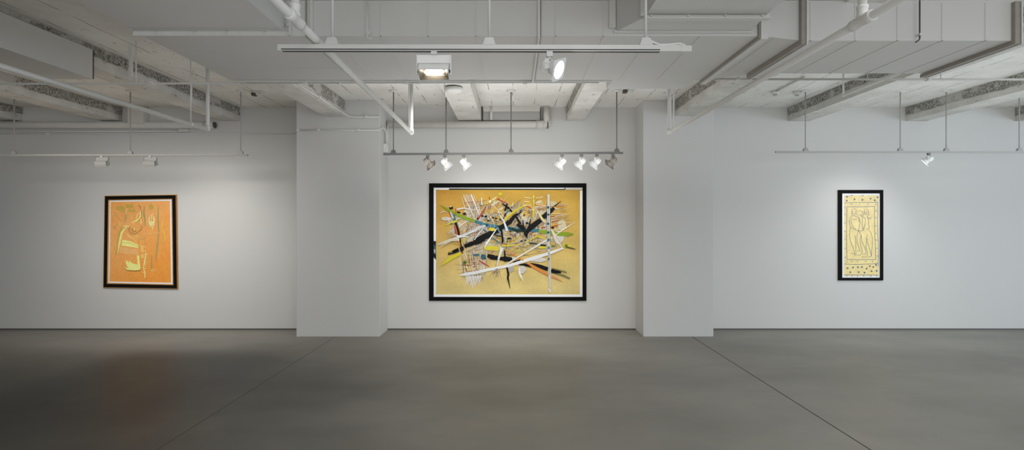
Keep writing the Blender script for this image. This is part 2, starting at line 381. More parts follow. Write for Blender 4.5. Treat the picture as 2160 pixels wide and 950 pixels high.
run('thin white pipe crossing the ceiling behind the duct on the left', [(-8.2, 5.0, hz(1.315)), (-3.2, 5.0, hz(1.325)), (.80, 5.0, hz(1.338))], .010,
    [(-3.4, 5.0, hz(1.324)), (-1.65, 5.0, hz(1.33)), (-.9, 5.0, hz(1.333))])
run('thin white pipe crossing the ceiling behind the duct on the right', [(1.78, 5.0, hz(1.365)), (8.6, 5.0, hz(1.36))], .010, [(2.1, 5.0, hz(1.364)), (3.9, 5.0, hz(1.363)), (5.1, 5, hz(1.362))])
for (x, lab) in ((3.33, 'short strap holding the thin right pipe beside the rough beam'), (4.02, 'short strap holding the thin right pipe at the end of the duct')):
    tag(tubeobj('pipe_strap', [(x, 5.0, hz(1.37)), (x, 5.0, HC)], .005, M['pipe'], None, 8), lab, 'strap')
# loose strap + rod on the far left slab
tag(boxobj('metal_strap', (XX(274, 5.3), 5.28, hz(1.47)), (XX(274, 5.3)+.03, 5.3, HC), M['pipe']), 'flat white metal strap hanging from the slab beside the casing', 'strap')
tag(tubeobj('drop_rod', [(XX(287, 5.1), 5.1, hz(1.34)), (XX(287, 5.1), 5.1, HC)], .006, M['pipe'], None, 8), 'thin white rod dropping to the pipe beside the flat strap', 'rod')
tag(tubeobj('drop_rod', [(XX(404, 6.2), 6.2, hz(1.44)), (XX(404, 6.2), 6.2, HC)], .009, M['pipe'], None, 8), 'short white stub rod under the slab beside the rough beam', 'rod')

# heavy pipes along the top of the wall
def wallpipe(label, x0, x1, z, y, r, up=False):
    o = thing('wall_pipe', label, 'pipe', (x0, y, z)); pts = [(x0, y, z), (x1, y, z)]
    if up:
        pts += [(x1+.03, y, z+.01), (x1+.045, y, z+.05)]
    tubeobj('pipe', pts, r, M['oldpipe'], o, 20)
    bm = B(); add_tube(bm, [(x1-.14, y, z), (x1-.02, y, z)], r*1.12, 20); obj('coupling', bm, M['oldpipe'], o)
    if up: tubeobj('riser', [(x1+.02, y, z), (x1+.02, y, HC)], r*.9, M['oldpipe'], o, 16); tubeobj('seal', [(x1+.03, y, z), (x1+.045, y, z)], r*1.15, M['rust'], o, 16)
    else: tubeobj('seal', [(x1-.005, y, z), (x1+.012, y, z)], r*.9, M['rust'], o, 16)
    return o
wallpipe('thick white pipe under the beams above the central painting', px1+.02, XX(1150, 7.93), ZZ(263, 7.93), 7.93, .052, True)
wallpipe('thick white pipe high on the wall above the orange picture', -9.5, XX(452, 7.93), ZZ(264, 7.93), 7.93, .052)
# vertical boxed riser piece above left pipe
tag(boxobj('pipe_box', (XX(272, 7.9), 7.86, ZZ(262, 7.9)), (XX(305, 7.9), 7.995, HC), M['oldpipe'], None, .01), 'small plastered box against the wall above the left thick pipe', 'box')
# panel between beams above painting; its shaded lower front is painted grey
t2 = thing('wall_panel', 'shallow boxed panel with lower front painted shade grey at the wall top between the two middle beams', 'panel', (XX(1080, 7.95), 7.95, hz(1.57)))
xa, xb = XX(1019, 7.93), XX(1139, 7.93)
boxobj('panel_face', (xa, 7.93, ZZ(254, 7.93)), (xb, 7.995, ZZ(236, 7.93)), M['panelgrey'], t2, .003)
boxobj('top_board', (xa, 7.90, ZZ(236, 7.93)), (xb, 7.995, HC), M['oldpipe'], t2, .003)
boxobj('side_gap', (xa-.012, 7.925, ZZ(254, 7.93)), (xa, 7.995, HC-.03), M['rust'], t2)
boxobj('side_gap', (xb, 7.925, ZZ(254, 7.93)), (xb+.012, 7.995, HC-.03), M['rust'], t2)
tubeobj('vertical_pipe', [(XX(1036, 7.91), 7.905, ZZ(254, 7.93)), (XX(1036, 7.91), 7.905, HC)], .02, M['oldpipe'], t2)
# surface conduits
zc = ZZ(283, 7.98)
run('thin surface conduit line along the wall above the orange picture', [(-9.5, 7.985, zc), (px0, 7.985, zc+.01)], .008, [(-7, 7.985, zc), (-4.6, 7.985, zc)])
zc2 = ZZ(277, 7.97)
o = run('short conduit below the left thick pipe ending in a small box', [(-9.5, 7.975, zc2), (XX(378, 7.97), 7.975, zc2)], .01)
boxobj('end_box', (XX(377, 7.97), 7.95, ZZ(279.3, 7.97)), (XX(398, 7.97), 7.995, ZZ(272.5, 7.97)), M['oldpipe'], o, .006)
zc = ZZ(275, 7.515)
run('thin conduit crossing the face of the left pillar', [(px0, 7.515, zc), (px1, 7.515, zc)], .010, [(XX(672, 7.5), 7.52, zc), (XX(755, 7.5), 7.52, zc), (XX(628, 7.5), 7.52, zc)])
zq = ZZ(247, 7.51); xbm = XX(727, PF)
run('conduit following the beam corner and crossing the top of the left pillar', [(xbm+.02, 5.2, hz(1.545)), (xbm+.02, 7.3, hz(1.545)), (xbm+.06, 7.49, hz(1.525)), (xbm+.12, 7.51, zq), (px1, 7.51, zq)], .010, [(XX(772, 7.5), 7.515, zq), (xbm+.02, 6.5, hz(1.545))])
o = thing('junction_box', 'small white junction box with conduits on the left pillar side', 'box', (px1+.03, 7.78, ZZ(322, 7.78)))
boxobj('box_body', (px1, 7.74, ZZ(322, 7.78)), (px1+.055, 7.84, ZZ(304, 7.78)), M['pipe'], o, .004)
tubeobj('conduit_run', [(px1+.035, 7.79, ZZ(305, 7.78)), (px1+.035, 7.79, ZZ(283, 7.78)), (px1+.03, 7.75, ZZ(276, 7.78)), (px1+.02, 7.6, ZZ(272, 7.7)), (px1+.012, 7.54, ZZ(274, 7.6))], .011, M['pipe'], o, 10)
tubeobj('conduit_run', [(px1+.045, 7.82, ZZ(305, 7.8)), (px1+.045, 7.82, ZZ(264, 7.8))], .009, M['pipe'], o, 10)
boxobj('switch_plate', (px1+.055, 7.765, ZZ(318, 7.78)), (px1+.062, 7.815, ZZ(309, 7.78)), M['lamp'], o, .002)

# ------------------------------------------------------------------ ceiling devices
YD = 6.0
x_ = XX(957, YD)
o = thing('smoke_detector', 'round white domed detector on the wide middle beam', 'detector', (x_, YD, hz(HB)))
bm = B(); add_lathe(bm, [(.075, 0), (.078, -.012)], Matrix.Translation((x_, YD, hz(HB)))); obj('mounting_base', bm, M['rust'], o)
bm = B(); add_lathe(bm, [(.10, -.012), (.103, -.03), (.09, -.05), (.055, -.062), (.01, -.066)], Matrix.Translation((x_, YD, hz(HB)))); obj('dome', bm, M['pipe'], o)
def can(label, x, y, r=.05, arm=None):
    Y = F*H/(VY-y); X = XX(x, Y)
    o = thing('ceiling_box', label, 'electrical box', (X, Y, HC))
    bm = B(); add_lathe(bm, [(r, 0), (r, -.035), (r*.85, -.045)], Matrix.Translation((X, Y, HC)), 20); obj('box_body', bm, M['pipe'], o)
    bm = B(); add_lathe(bm, [(r*.5, -.045), (r*.45, -.06)], Matrix.Translation((X, Y, HC)), 16); obj('cover', bm, M['panelgrey'], o)
    if arm:
        Y2 = F*H/(VY-arm[1]); tubeobj('conduit_run', [(X, Y, HC-.015), (XX(arm[0], Y2), Y2, HC-.015)], .011, M['oldpipe'], o, 10)
    return o
can('round ceiling box with conduit, in front of the rough beam at right', 1635, 192, .055, (1697, 160))
can('round ceiling box without conduit beside the right track rods', 1681, 193, .05)
def beamlight(label, x, y):
    Y = F*(H-.02)/(VY-y); X = XX(x, Y)
    o = thing('ceiling_socket', label, 'socket', (X, Y, HC))
    boxobj('plate', (X-.07, Y-.05, HC-.02), (X+.10, Y+.05, HC), M['pipe'], o, .004)
    boxobj('socket_block', (X-.05, Y-.035, HC-.06), (X-.0, Y+.035, HC-.02), M['rust'], o, .004)
    boxobj('socket_block', (X+.01, Y-.035, HC-.055), (X+.08, Y+.035, HC-.02), M['pipe'], o, .004)
    tubeobj('wire', [(X+.02, Y, HC-.03), (X-.09, Y-.25, HC-.012)], .005, M['oldpipe'], o, 8)
beamlight('small ceiling socket with dark block left of the left pillar', 540, 196)
beamlight('small ceiling socket with dark block near the right pillar top', 1322, 190)
for x, y, lab in ((938, 172, 'hanging wire stub beside the wide middle beam'),):
    tag(tubeobj('drop_rod', [P(x, 205, 5.6), (XX(x, 5.6), 5.6, HC)], .006, M['pipe'], None, 8), lab, 'rod')

# ------------------------------------------------------------------ light tracks
def track(label, Y, z0, xa, xb, za_off, rods, mat, w=.036, hgt=.034, feed=None, slot=True, end='right'):
    o = thing('light_track', label, 'light track', (xa, Y, z0))
    def zt(x): return z0 + za_off*(x-xa)/(xb-xa)
    bm = B()
    n = 2
    A = [(xa, Y-w/2, zt(xa)-hgt/2), (xa, Y+w/2, zt(xa)-hgt/2), (xa, Y+w/2, zt(xa)+hgt/2), (xa, Y-w/2, zt(xa)+hgt/2)]
    Bq = [(xb, Y-w/2, zt(xb)-hgt/2), (xb, Y+w/2, zt(xb)-hgt/2), (xb, Y+w/2, zt(xb)+hgt/2), (xb, Y-w/2, zt(xb)+hgt/2)]
    add_hull(bm, A, Bq); obj('rail', bm, mat, o)
    if slot:
        bm = B(); e = .001
        for (y0_, y1_) in ((Y-w/2-e, Y-w/2+.001), ):
            add_hull(bm, [(xa+.02, y0_, zt(xa)-hgt/2+.004), (xa+.02, y1_, zt(xa)-hgt/2+.004), (xa+.02, y1_, zt(xa)-hgt/2+.009), (xa+.02, y0_, zt(xa)-hgt/2+.009)],
                         [(xb-.11, y0_, zt(xb)-hgt/2+.004), (xb-.11, y1_, zt(xb)-hgt/2+.004), (xb-.11, y1_, zt(xb)-hgt/2+.009), (xb-.11, y0_, zt(xb)-hgt/2+.009)])
        add_hull(bm, [(xa+.02, Y-.008, zt(xa)-hgt/2-e), (xa+.02, Y+.008, zt(xa)-hgt/2-e), (xa+.02, Y+.008, zt(xa)-hgt/2+.001), (xa+.02, Y-.008, zt(xa)-hgt/2+.001)],
                     [(xb-.11, Y-.008, zt(xb)-hgt/2-e), (xb-.11, Y+.008, zt(xb)-hgt/2-e), (xb-.11, Y+.008, zt(xb)-hgt/2+.001), (xb-.11, Y-.008, zt(xb)-hgt/2+.001)])
        obj('slot', bm, M['slot'], o)
    bm = B(); s = .002
    add_box(bm, (xb-.0, Y-w/2-s, zt(xb)-hgt/2-s), (xb+.055, Y+w/2+s, zt(xb)+hgt/2-.003)); obj('live_end', bm, mat, o, .002)
    for (x, zt_) in rods:
        r = tubeobj('rod', [(x, Y, zt(x)+hgt/2), (x, Y, zt_)], .0075, mat, o, 10)
        bm = B(); add_hull(bm, [(x-.035, Y-.02, zt(x)+hgt/2), (x+.035, Y-.02, zt(x)+hgt/2), (x+.035, Y+.02, zt(x)+hgt/2), (x-.035, Y+.02, zt(x)+hgt/2)],
                               [(x-.022, Y-.015, zt(x)+hgt/2+.04), (x+.022, Y-.015, zt(x)+hgt/2+.04), (x+.022, Y+.015, zt(x)+hgt/2+.04), (x-.022, Y+.015, zt(x)+hgt/2+.04)])
        obj('bracket', bm, mat, r, .003)
        bm = B(); add_lathe(bm, [(.063, 0), (.058, -.012), (.012, -.022)], Matrix.Translation((x, Y, zt_)), 24); obj('canopy', bm, M['pipe'], r)
    if feed:
        tubeobj('feed_cable', feed, .006, M['pipe'], o, 10)
    return o, zt
YT = 6.98
YF = 2.78
zF = ZZ(102, YF)
oF, ztF = track('long white light track hanging nearest, below the duct, with two lit lamps', YF, zF, XX(588, YF), XX(1435, YF), -.004,
    [(XX(701, YF), HC), (XX(1032, YF), HC), (XX(1362, YF), HC)], M['track'], hgt=.032, w=.034,
    feed=[(XX(1364, YF), YF, ZZ(78, YF)), (XX(1375, YF), YF, ZZ(88, YF)), (XX(1392, YF), YF, ZZ(95, YF)), (XX(1415, YF), YF, ZZ(94, YF)), (XX(1434, YF), YF, ZZ(92, YF)), (XX(1444, YF), YF, ZZ(96, YF)), (XX(1446, YF), YF, ZZ(99, YF))])
oB, ztB = track('grey light track with seven small spotlights in front of the central painting', YT, ZZ(325.5, YT), XX(809, YT), XX(1305, YT), .018,
    [(XX(830, YT), HC), (XX(941, YT), HC), (XX(1078, YT), HC), (XX(1301, YT), HC)], M['trackgrey'], w=.034, hgt=.026, slot=False)
oL, ztL = track('pale light track in front of the orange picture wall', YT, ZZ(328, YT), XX(-60, YT), XX(514, YT), .006,
    [(XX(275, YT), HC), (XX(508, YT), HC), (XX(30, YT), HC)], M['trackpale'], w=.03, hgt=.024, slot=False)
oR, ztR = track('pale light track in front of the narrow picture at right', YT, ZZ(321, YT), XX(1636, YT), XX(2230, YT), 0,
    [(XX(1699, YT), HC), (XX(1899, YT), HC), (XX(1996, YT), HC), (XX(2150, YT), HC)], M['trackpale'], w=.03, hgt=.024, slot=False)

def aim_quat(d): return Vector(d).normalized().to_track_quat('Z', 'Y').to_matrix().to_4x4()
def spot(label, x, Y, zrail, d, mat='lamp', lens='lens', power=0, size=1.0, group=None, roll=45, cone=70, col=(1, .95, .87), blend=.9):
    s = size; o = thing('spotlight', label, 'spotlight', (x, Y, zrail), group)
    boxobj('adapter', (x-.018*s, Y-.016*s, zrail-.03*s), (x+.018*s, Y+.016*s, zrail), M['trackgrey'] if mat == 'lampgrey' or Y > 5 else M['track'], o, .002)
    tubeobj('stem', [(x, Y, zrail-.03*s), (x, Y, zrail-.045*s)], .009*s, M[mat], o, 12)
    dh = Vector(d).normalized(); side = Vector((0, 0, 1)).cross(dh).normalized()
    piv = Vector((x, Y, zrail-.085*s))
    bm = B()
    for sg in (-1, 1):                                     # yoke arms
        c = piv + side*sg*.034*s; f = dh.copy(); f.z = 0; f.normalize()
        q = [c+f*a*s+side*b*s for a, b in ((-.013, -.003), (.013, -.003), (.013, .003), (-.013, .003))]
        add_hull(bm, [p+Vector((0, 0, -.02*s)) for p in q], [p+Vector((0, 0, .042*s)) for p in q])
    f = dh.copy(); f.z = 0; f.normalize()
    q = [piv+f*a*s+side*b*s for a, b in ((-.013, -.037), (.013, -.037), (.013, .037), (-.013, .037))]
    add_hull(bm, [p+Vector((0, 0, .038*s)) for p in q], [p+Vector((0, 0, .043*s)) for p in q])
    obj('yoke', bm, M[mat], o)
    Q = Matrix.Translation(piv) @ aim_quat(dh) @ Matrix.Rotation(R(roll), 4, 'Z') @ Matrix.Scale(s, 4)
    bm = B()
    sq = lambda a, z: [Q @ Vector(p) for p in ((-a, -a, z), (a, -a, z), (a, a, z), (-a, a, z))]
    add_hull(bm, sq(.022, -.05), sq(.031, -.03)); add_hull(bm, sq(.031, -.03), sq(.031, .012))
    obj('driver_housing', bm, M[mat], o, .002)
    bm = B(); add_lathe(bm, [(.030, .005), (.040, .03), (.054, .052), (.054, .062)], Q, 28); obj('lamp_body', bm, M[mat], o)
    bm = B()                                               # square front plate with round opening
    ring = 32; a = .062
    for z in (.060, .066):
        pass
    outer = []; inner = []
    for k in range(ring):
        th = 2*math.pi*(k+.5)/ring; cx, cy = math.cos(th), math.sin(th); mm = max(abs(cx), abs(cy))
        outer.append((cx/mm*a, cy/mm*a)); inner.append((cx*.050, cy*.050))
    vo = [[bm.verts.new(Q @ Vector((p[0], p[1], z))) for p in outer] for z in (.060, .066)]
    vi = [[bm.verts.new(Q @ Vector((p[0], p[1], z))) for p in inner] for z in (.060, .066)]
    for k in range(ring):
        j = (k+1) % ring
        bm.faces.new((vo[0][k], vo[0][j], vo[1][j], vo[1][k])); bm.faces.new((vi[0][k], vi[1][k], vi[1][j], vi[0][j]))
        bm.faces.new((vo[1][k], vo[1][j], vi[1][j], vi[1][k])); bm.faces.new((vo[0][k], vi[0][k], vi[0][j], vo[0][j]))
    obj('front_plate', bm, M[mat], o)
    bm = B(); add_lathe(bm, [(.049, .062), (.049, .0645)], Q, 32); obj('lens', bm, M[lens], o)
    if power:
        l = bpy.data.lights.new('spot_beam', 'SPOT'); l.energy = power; l.spot_size = R(cone); l.spot_blend = blend; l.shadow_soft_size = .04; l.color = col
        lo = bpy.data.objects.new('spot_beam', l); C.objects.link(lo); lo.parent = o
        p = Q @ Vector((0, 0, .075)); lo.location = p - o.location; lo.rotation_euler = Vector(dh).to_track_quat('-Z', 'Y').to_euler()
    return o
def washer(label, x, Y, zrail, s=1.0, mat='lamp', lit=True, tilt=35, power=0):
    """rectangular wall-washer hung in a flat U yoke; mouth tilts towards -Y when tilt > 0"""
    o = thing('floodlight', label, 'floodlight', (x, Y, zrail))
    boxobj('adapter', (x-.016*s, Y-.015*s, zrail-.018*s), (x+.016*s, Y+.015*s, zrail), M['track'], o, .002)
    z1 = zrail-.018*s; w = .088*s
    bm = B()
    add_box(bm, (x-w, Y-.002, z1-.042*s), (x+w, Y+.002, z1))                        # broad top plate of the yoke
    for sg in (-1, 1): add_box(bm, (x+sg*w-.002*s, Y-.012*s, z1-.105*s), (x+sg*w+.002*s, Y+.012*s, z1))
    obj('yoke', bm, M[mat], o)
    T = Matrix.Translation((x, Y, z1-.085*s)) @ Matrix.Rotation(R(tilt), 4, 'X') @ Matrix.Scale(s, 4)
    # local: mouth looks to -Z; trough = open box with tapering mouth
    bw = .078
    bm = B()
    prof = [(-.036, -.030), (-.036, .004), (-.026, .030), (.0, .042), (.026, .030), (.036, .004), (.036, -.030)]   # (y, z)
    A = [T @ Vector((-bw, p[0], p[1])) for p in prof]; Bq = [T @ Vector((bw, p[0], p[1])) for p in prof]
    va = [bm.verts.new(p) for p in A]; vb = [bm.verts.new(p) for p in Bq]
    for i in range(len(prof)-1): bm.faces.new((va[i], va[i+1], vb[i+1], vb[i]))
    bm.faces.new(va); bm.faces.new(vb)
    ho = obj('housing', bm, M[mat], o); sm = ho.modifiers.new('wall', 'SOLIDIFY'); sm.thickness = .003*s
    bm = B()
    vi = [bm.verts.new(T @ Vector(p)) for p in ((-.074, -.033, -.030), (.074, -.033, -.030), (.074, .033, -.030), (-.074, .033, -.030))]
    vd = [bm.verts.new(T @ Vector(p)) for p in ((-.055, -.018, -.004), (.055, -.018, -.004), (.055, .018, -.004), (-.055, .018, -.004))]
    for i in range(4): bm.faces.new((vi[i], vi[(i+1)%4], vd[(i+1)%4], vd[i]))
    bm.faces.new(vd); obj('reflector', bm, M['reflector'], o)
    bm = B(); n = 28
    bm.faces.new([bm.verts.new(T @ Vector((.052*math.cos(2*math.pi*k/n), .017*math.sin(2*math.pi*k/n), -.010))) for k in range(n)])
    obj('lens', bm, M['lens'] if lit else M['glass_off'], o)
    for sg in (-1, 1):
        bm = B(); add_lathe(bm, [(.008*s, 0), (.008*s, .008*s)], Matrix.Translation((x+sg*.078*s, Y, z1-.085*s)) @ Vector((sg, 0, 0)).to_track_quat('Z', 'Y').to_matrix().to_4x4(), 12)
        obj('knob', bm, M['slot'], o)
    if power:
        l = bpy.data.lights.new('flood_beam', 'SPOT'); l.energy = power; l.spot_size = R(110); l.spot_blend = .9; l.shadow_soft_size = .04; l.color = (1, .95, .88)
        lo = bpy.data.objects.new('flood_beam', l); C.objects.link(lo); lo.parent = o
        d = T.to_3x3() @ Vector((0, 0, -1)); lo.location = (T @ Vector((0, 0, -.05))) - o.location; lo.rotation_euler = d.to_track_quat('-Z', 'Y').to_euler()
    return o
rF = lambda x: ztF(x)-.016
washer('large white rectangular floodlight, lit, on the nearest track', XX(916, YF), YF, rF(XX(916, YF)), 1.0, 'lamp', True, -38, 12)
xs = XX(1159, YF)
spot('round white spotlight glowing bright on the nearest track', xs, YF, rF(xs), (.80, -.44, -.40), 'lamp', 'lens', 10, .92, roll=25)
# seven spots aimed at the central painting
tgt = Vector((-.09, 8.0, 1.15))
G = [(902, 'lampgrey', 'grey spotlight leftmost on the central track', 0.55),
     (938, 'lamp', 'white spotlight second from left on the central track', 1),
     (978, 'lamp', 'white spotlight third from left on the central track, beside the gap', 1),
     (1186, 'lamp', 'white spotlight fourth from left on the central track, after the gap', 1),
     (1227, 'lamp', 'white spotlight third from the right end of the central track', 1),
     (1259, 'lamp', 'white spotlight second from the right end of the central track', 1),
     (1293, 'lampgrey', 'grey spotlight rightmost on the central track by the feed cable', 0.55)]
PW = 20
for px, m, lab, k in G:
    x = XX(px, YT); sg = 1 if px < 1084 else -1
    spot(lab, x, YT, ztB(x)-.013, Vector((.62*sg, .55, -.62)), m, 'lens_soft', 0, 1.12, roll=40)
def beamlamp(name, loc, tgt, power, cone, col=(1, .95, .87), blend=1.0, parent=None):
    l = bpy.data.lights.new(name, 'SPOT'); l.energy = power; l.spot_size = R(cone); l.spot_blend = blend; l.shadow_soft_size = .12; l.color = col
    lo = bpy.data.objects.new(name, l); C.objects.link(lo); lo.location = loc
    lo.rotation_euler = (Vector(tgt)-Vector(loc)).to_track_quat('-Z', 'Y').to_euler(); return lo
# wall washers on the left track
for px, lab in ((215, 'pale square floodlight farther left on the track before the orange picture'), (317, 'pale square floodlight nearer the picture end of the left track')):
    x = XX(px, YT); washer(lab, x, YT, ztL(x)-.012, .96, 'trackpale', False, 30)
x = XX(1959, YT); spot('small white spotlight shining on the right hand track', x, YT, ztR(x)-.012, (-.62, .5, -.6), 'lamp', 'lens_soft', 0, .95, roll=40)

# ------------------------------------------------------------------ pictures
class Art:
    """a picture drawn in photo pixels inside its outer quad, mapped to the wall plane"""
    def __init__(s, Y, gain): s.Y = Y; s.gain = gain; s.bm = bmesh.new(); s.col = s.bm.loops.layers.float_color.new('Col'); s.n = 0
    def pt(s, x, y, off=0): return Vector((XX(x, s.Y), s.Y-off, ZZ(y, s.Y)))
    def c(s, rgb): return (*[min(.97, v*s.gain) for v in lin(rgb)], 1)
    def face(s, pts, rgb, off=None):
        s.n += 1; off = s.n*.000012 if off is None else off
        try: f = s.bm.faces.new([s.bm.verts.new(s.pt(x, y, off)) for x, y in pts])
        except ValueError: return
        cc = [s.c(r) for r in rgb] if isinstance(rgb, list) else [s.c(rgb)]*len(pts)
        for l, q in zip(f.loops, cc): l[s.col] = q
    def stroke(s, pts, w, rgb, ragged=0):
        """pts: pixels; w: one width or list (px)"""
        if len(pts) == 2 and ragged: 
            a, b = pts; k = 7; pts = [(a[0]+(b[0]-a[0])*i/k, a[1]+(b[1]-a[1])*i/k) for i in range(k+1)]
        n = len(pts)
        if not isinstance(w, (list, tuple)): w = [w]*n
        elif len(w) != n:
            w = [w[0]+(w[-1]-w[0])*i/(n-1) if len(w) == 2 else w[min(len(w)-1, round(i*(len(w)-1)/(n-1)))] for i in range(n)]
        Lp, Rp = [], []
        for i, (x, y) in enumerate(pts):
            x0, y0 = pts[max(0, i-1)]; x1, y1 = pts[min(n-1, i+1)]; dx, dy = x1-x0, y1-y0; L = math.hypot(dx, dy) or 1
            nx, ny = -dy/L, dx/L; h = w[i]/2
            Lp.append((x+nx*(h+random.uniform(-ragged, ragged)), y+ny*(h+random.uniform(-ragged, ragged)))); Rp.append((x-nx*h, y-ny*h))
        s.n += 1
        for i in range(n-1):
            s.n -= 1; s.face([Lp[i], Lp[i+1], Rp[i+1], Rp[i]], rgb)
    def blob(s, x, y, rx, ry, rgb, rot=0, n=12, rag=.12):
        c, q = math.cos(R(rot)), math.sin(R(rot)); pts = []
        for k in range(n):
            t_ = 2*math.pi*k/n; m = 1+random.uniform(-rag, rag); a, b = rx*m*math.cos(t_), ry*m*math.sin(t_)
            pts.append((x+a*c-b*q, y+a*q+b*c))
        s.face(pts, rgb)
    def ground(s, q, fn, nx=16, ny=16):
        """q: four corners tl,tr,br,bl; fn(u,v) -> rgb"""
        def bl(u, v):
            t0 = [q[0][i]*(1-u)+q[1][i]*u for i in (0, 1)]; t1 = [q[3][i]*(1-u)+q[2][i]*u for i in (0, 1)]
            return (t0[0]*(1-v)+t1[0]*v, t0[1]*(1-v)+t1[1]*v)
        for i in range(nx):
            for j in range(ny):
                uv = [(i/nx, j/ny), ((i+1)/nx, j/ny), ((i+1)/nx, (j+1)/ny), (i/nx, (j+1)/ny)]
                s.face([bl(*p) for p in uv], [fn(*p) for p in uv], 0)
        return bl
    def done(s, parent, name='painted_canvas'):
        return obj_keep(name, s.bm, M['art'], parent)
def obj_keep(name, bm, m, parent):
    me = bpy.data.meshes.new(name); bm.to_mesh(me); bm.free(); me.materials.append(m)
    o = bpy.data.objects.new(name, me); C.objects.link(o); o.parent = parent; o.location = -parent_off(parent); return o
def ringobj(name, qo, qi, yb, yf, m, parent, yfi=None, bevel=0, Yref=7.95):
    """picture-frame ring between outer and inner pixel quads; front face from yf (outer) to yfi (inner)"""
    if yfi is None: yfi = yf
    Yref = yf
    bm = B(); po = [(XX(x, Yref), ZZ(y, Yref)) for x, y in qo]; pi = [(XX(x, Yref), ZZ(y, Yref)) for x, y in qi]
    V = lambda L, y: [bm.verts.new((a, y, b)) for a, b in L]
    ob, of, if_, ib = V(po, yb), V(po, yf), V(pi, yfi), V(pi, yb)
    for k in range(4):
        j = (k+1) % 4
        for a, b in ((ob, of), (of, if_), (if_, ib), (ib, ob)): bm.faces.new((a[k], a[j], b[j], b[k]))
    return obj(name, bm, m, parent, bevel)
def rect(x0, y0, x1, y1): return [(x0, y0), (x1, y0), (x1, y1), (x0, y1)]
def lerp3(a, b, t): return tuple(a[i]*(1-t)+b[i]*t for i in range(3))
def hn(u, v): return math.sin(u*7.1+v*3.3)*math.sin(v*9.7-u*4.2)

# --- central painting
cp = thing('framed_painting', 'large black-framed abstract painting of criss-cross strokes on yellow ochre', 'painting', (XX(1071, 7.95), 7.95, ZZ(635, 7.95)))
ringobj('frame', rect(905, 387, 1237, 635), rect(914.5, 396, 1229, 627), 7.998, 7.976, M['blackframe'], cp, bevel=.002)
ringobj('mount', rect(914.3, 395.8, 1229.3, 627.3), rect(919.5, 400.5, 1223.5, 621.5), 7.998, 7.990, M['mat'], cp)
a = Art(7.9905, 1.08)
def g1(u, v):
    top = lerp3((188, 140, 56), (192, 152, 62), min(1, u*3)); bot = (214, 192, 126)
    c = lerp3(top, bot, min(1, max(0, v*1.15-.05))); k = 1+.05*hn(u*2, v*2); return tuple(min(255, x*k) for x in c)
a.ground(rect(919, 400, 1224, 622), g1, 18, 14)
def A1(x, y): return (910+x/7.6, 390+y/7.6)
def B1(x, y): return (1070+x/7.6, 390+y/7.6)
def C1(x, y): return (910+x/7.6, 505+y/7.6)
def D1(x, y): return (1070+x/7.6, 505+y/7.6)
def O1(x, y): return (890+x/3.392, 370+y/3.392)
WH, GW, BL, YE_, GR, TE, RD, OR, SG = (226, 226, 224), (200, 196, 188), (8, 8, 7), (205, 192, 50), (128, 150, 36), (62, 112, 124), (176, 38, 20), (212, 136, 70), (166, 162, 160)
rnd = random.Random(11)
def cloud(n, cx, cy, rx, ry, ang, spread, lmin, lmax, wmin, wmax, cols):
    for _ in range(n):
        r = math.sqrt(rnd.random()); th = rnd.uniform(0, 6.283); x = cx+rx*r*math.cos(th); y = cy+ry*r*math.sin(th)
        an = R(ang+rnd.uniform(-spread, spread)); L = rnd.uniform(lmin, lmax)/2; w = rnd.uniform(wmin, wmax)
        a.stroke([(x-L*math.cos(an), y-L*math.sin(an)), (x, y), (x+L*math.cos(an), y+L*math.sin(an))], [w*.3, w, w*.2], rnd.choice(cols))
pale = [(204, 188, 148), (198, 182, 140), (208, 200, 176), (190, 180, 158)]
cloud(90, 1050, 480, 105, 55, -50, 40, 10, 34, 2, 7, pale)
cloud(60, 1140, 480, 45, 55, -8, 25, 14, 40, 1.5, 6, pale)
cloud(190, 1050, 478, 100, 52, -60, 45, 6, 26, 1, 4, [SG, GW, (184, 182, 184), (206, 190, 140), (172, 160, 130), GW])
cloud(110, 1060, 490, 80, 42, -30, 60, 8, 30, .6, 2.2, [(110, 104, 96), YE_, (196, 150, 60), GW, (150, 146, 140)])
cloud(60, 1100, 520, 70, 20, -18, 12, 20, 50, .5, 1.3, [(140, 130, 100), GW, (160, 140, 90)])
# white lattice of near-vertical strokes on the left
for k in range(9):
    x0 = O1(285+k*13, 0)[0]; top = (974+k*3.1, 412+rnd.uniform(-3, 6)); mid = (995+k*4.2, 490); bot = (986+k*3.6, 596+rnd.uniform(-8, 8)) 
    a.stroke([top, ((top[0]+mid[0])/2+1, (top[1]+mid[1])/2), mid, (993+k*4.0, 545), bot], [1.0, 1.7, 1.8, 1.6, .9], rnd.choice([GW, (208, 204, 198), (212, 200, 172)]))
for k in range(17):
    y = 425+k*10.3+rnd.uniform(-2, 2); a.stroke([(982+rnd.uniform(-4, 4)+k*.3, y+3), (1022+rnd.uniform(-6, 8), y-3)], [1.0, .5], rnd.choice([(96, 90, 84), (130, 122, 112), (150, 60, 40), GW]))
for k in range(14):
    x = 988+k*3.3; a.stroke([(x-6, 425), (x+8, 470), (x+3, 560)], .45, rnd.choice([(80, 76, 72), (120, 110, 96)]))
cloud(150, 1045, 478, 92, 50, -58, 50, 5, 18, .5, 1.6, [(60, 58, 56), (120, 112, 104), GW, (150, 144, 138), (90, 110, 118), YE_, WH])
cloud(60, 1120, 470, 45, 40, -75, 25, 8, 22, .5, 1.4, [(40, 40, 40), (110, 104, 100), (70, 110, 124), GW])
cloud(60, 1000, 560, 30, 36, 80, 12, 14, 36, .5, 1.3, [GW, WH, (120, 112, 96), (214, 206, 184)])
cloud(70, 1060, 470, 95, 45, -62, 25, 20, 60, .35, .8, [(50, 48, 46), (90, 84, 78), (130, 96, 60), GW])
cloud(60, 1050, 500, 100, 45, 25, 22, 18, 60, .35, .9, [(60, 58, 54), GW, (150, 120, 60), (180, 80, 40)])
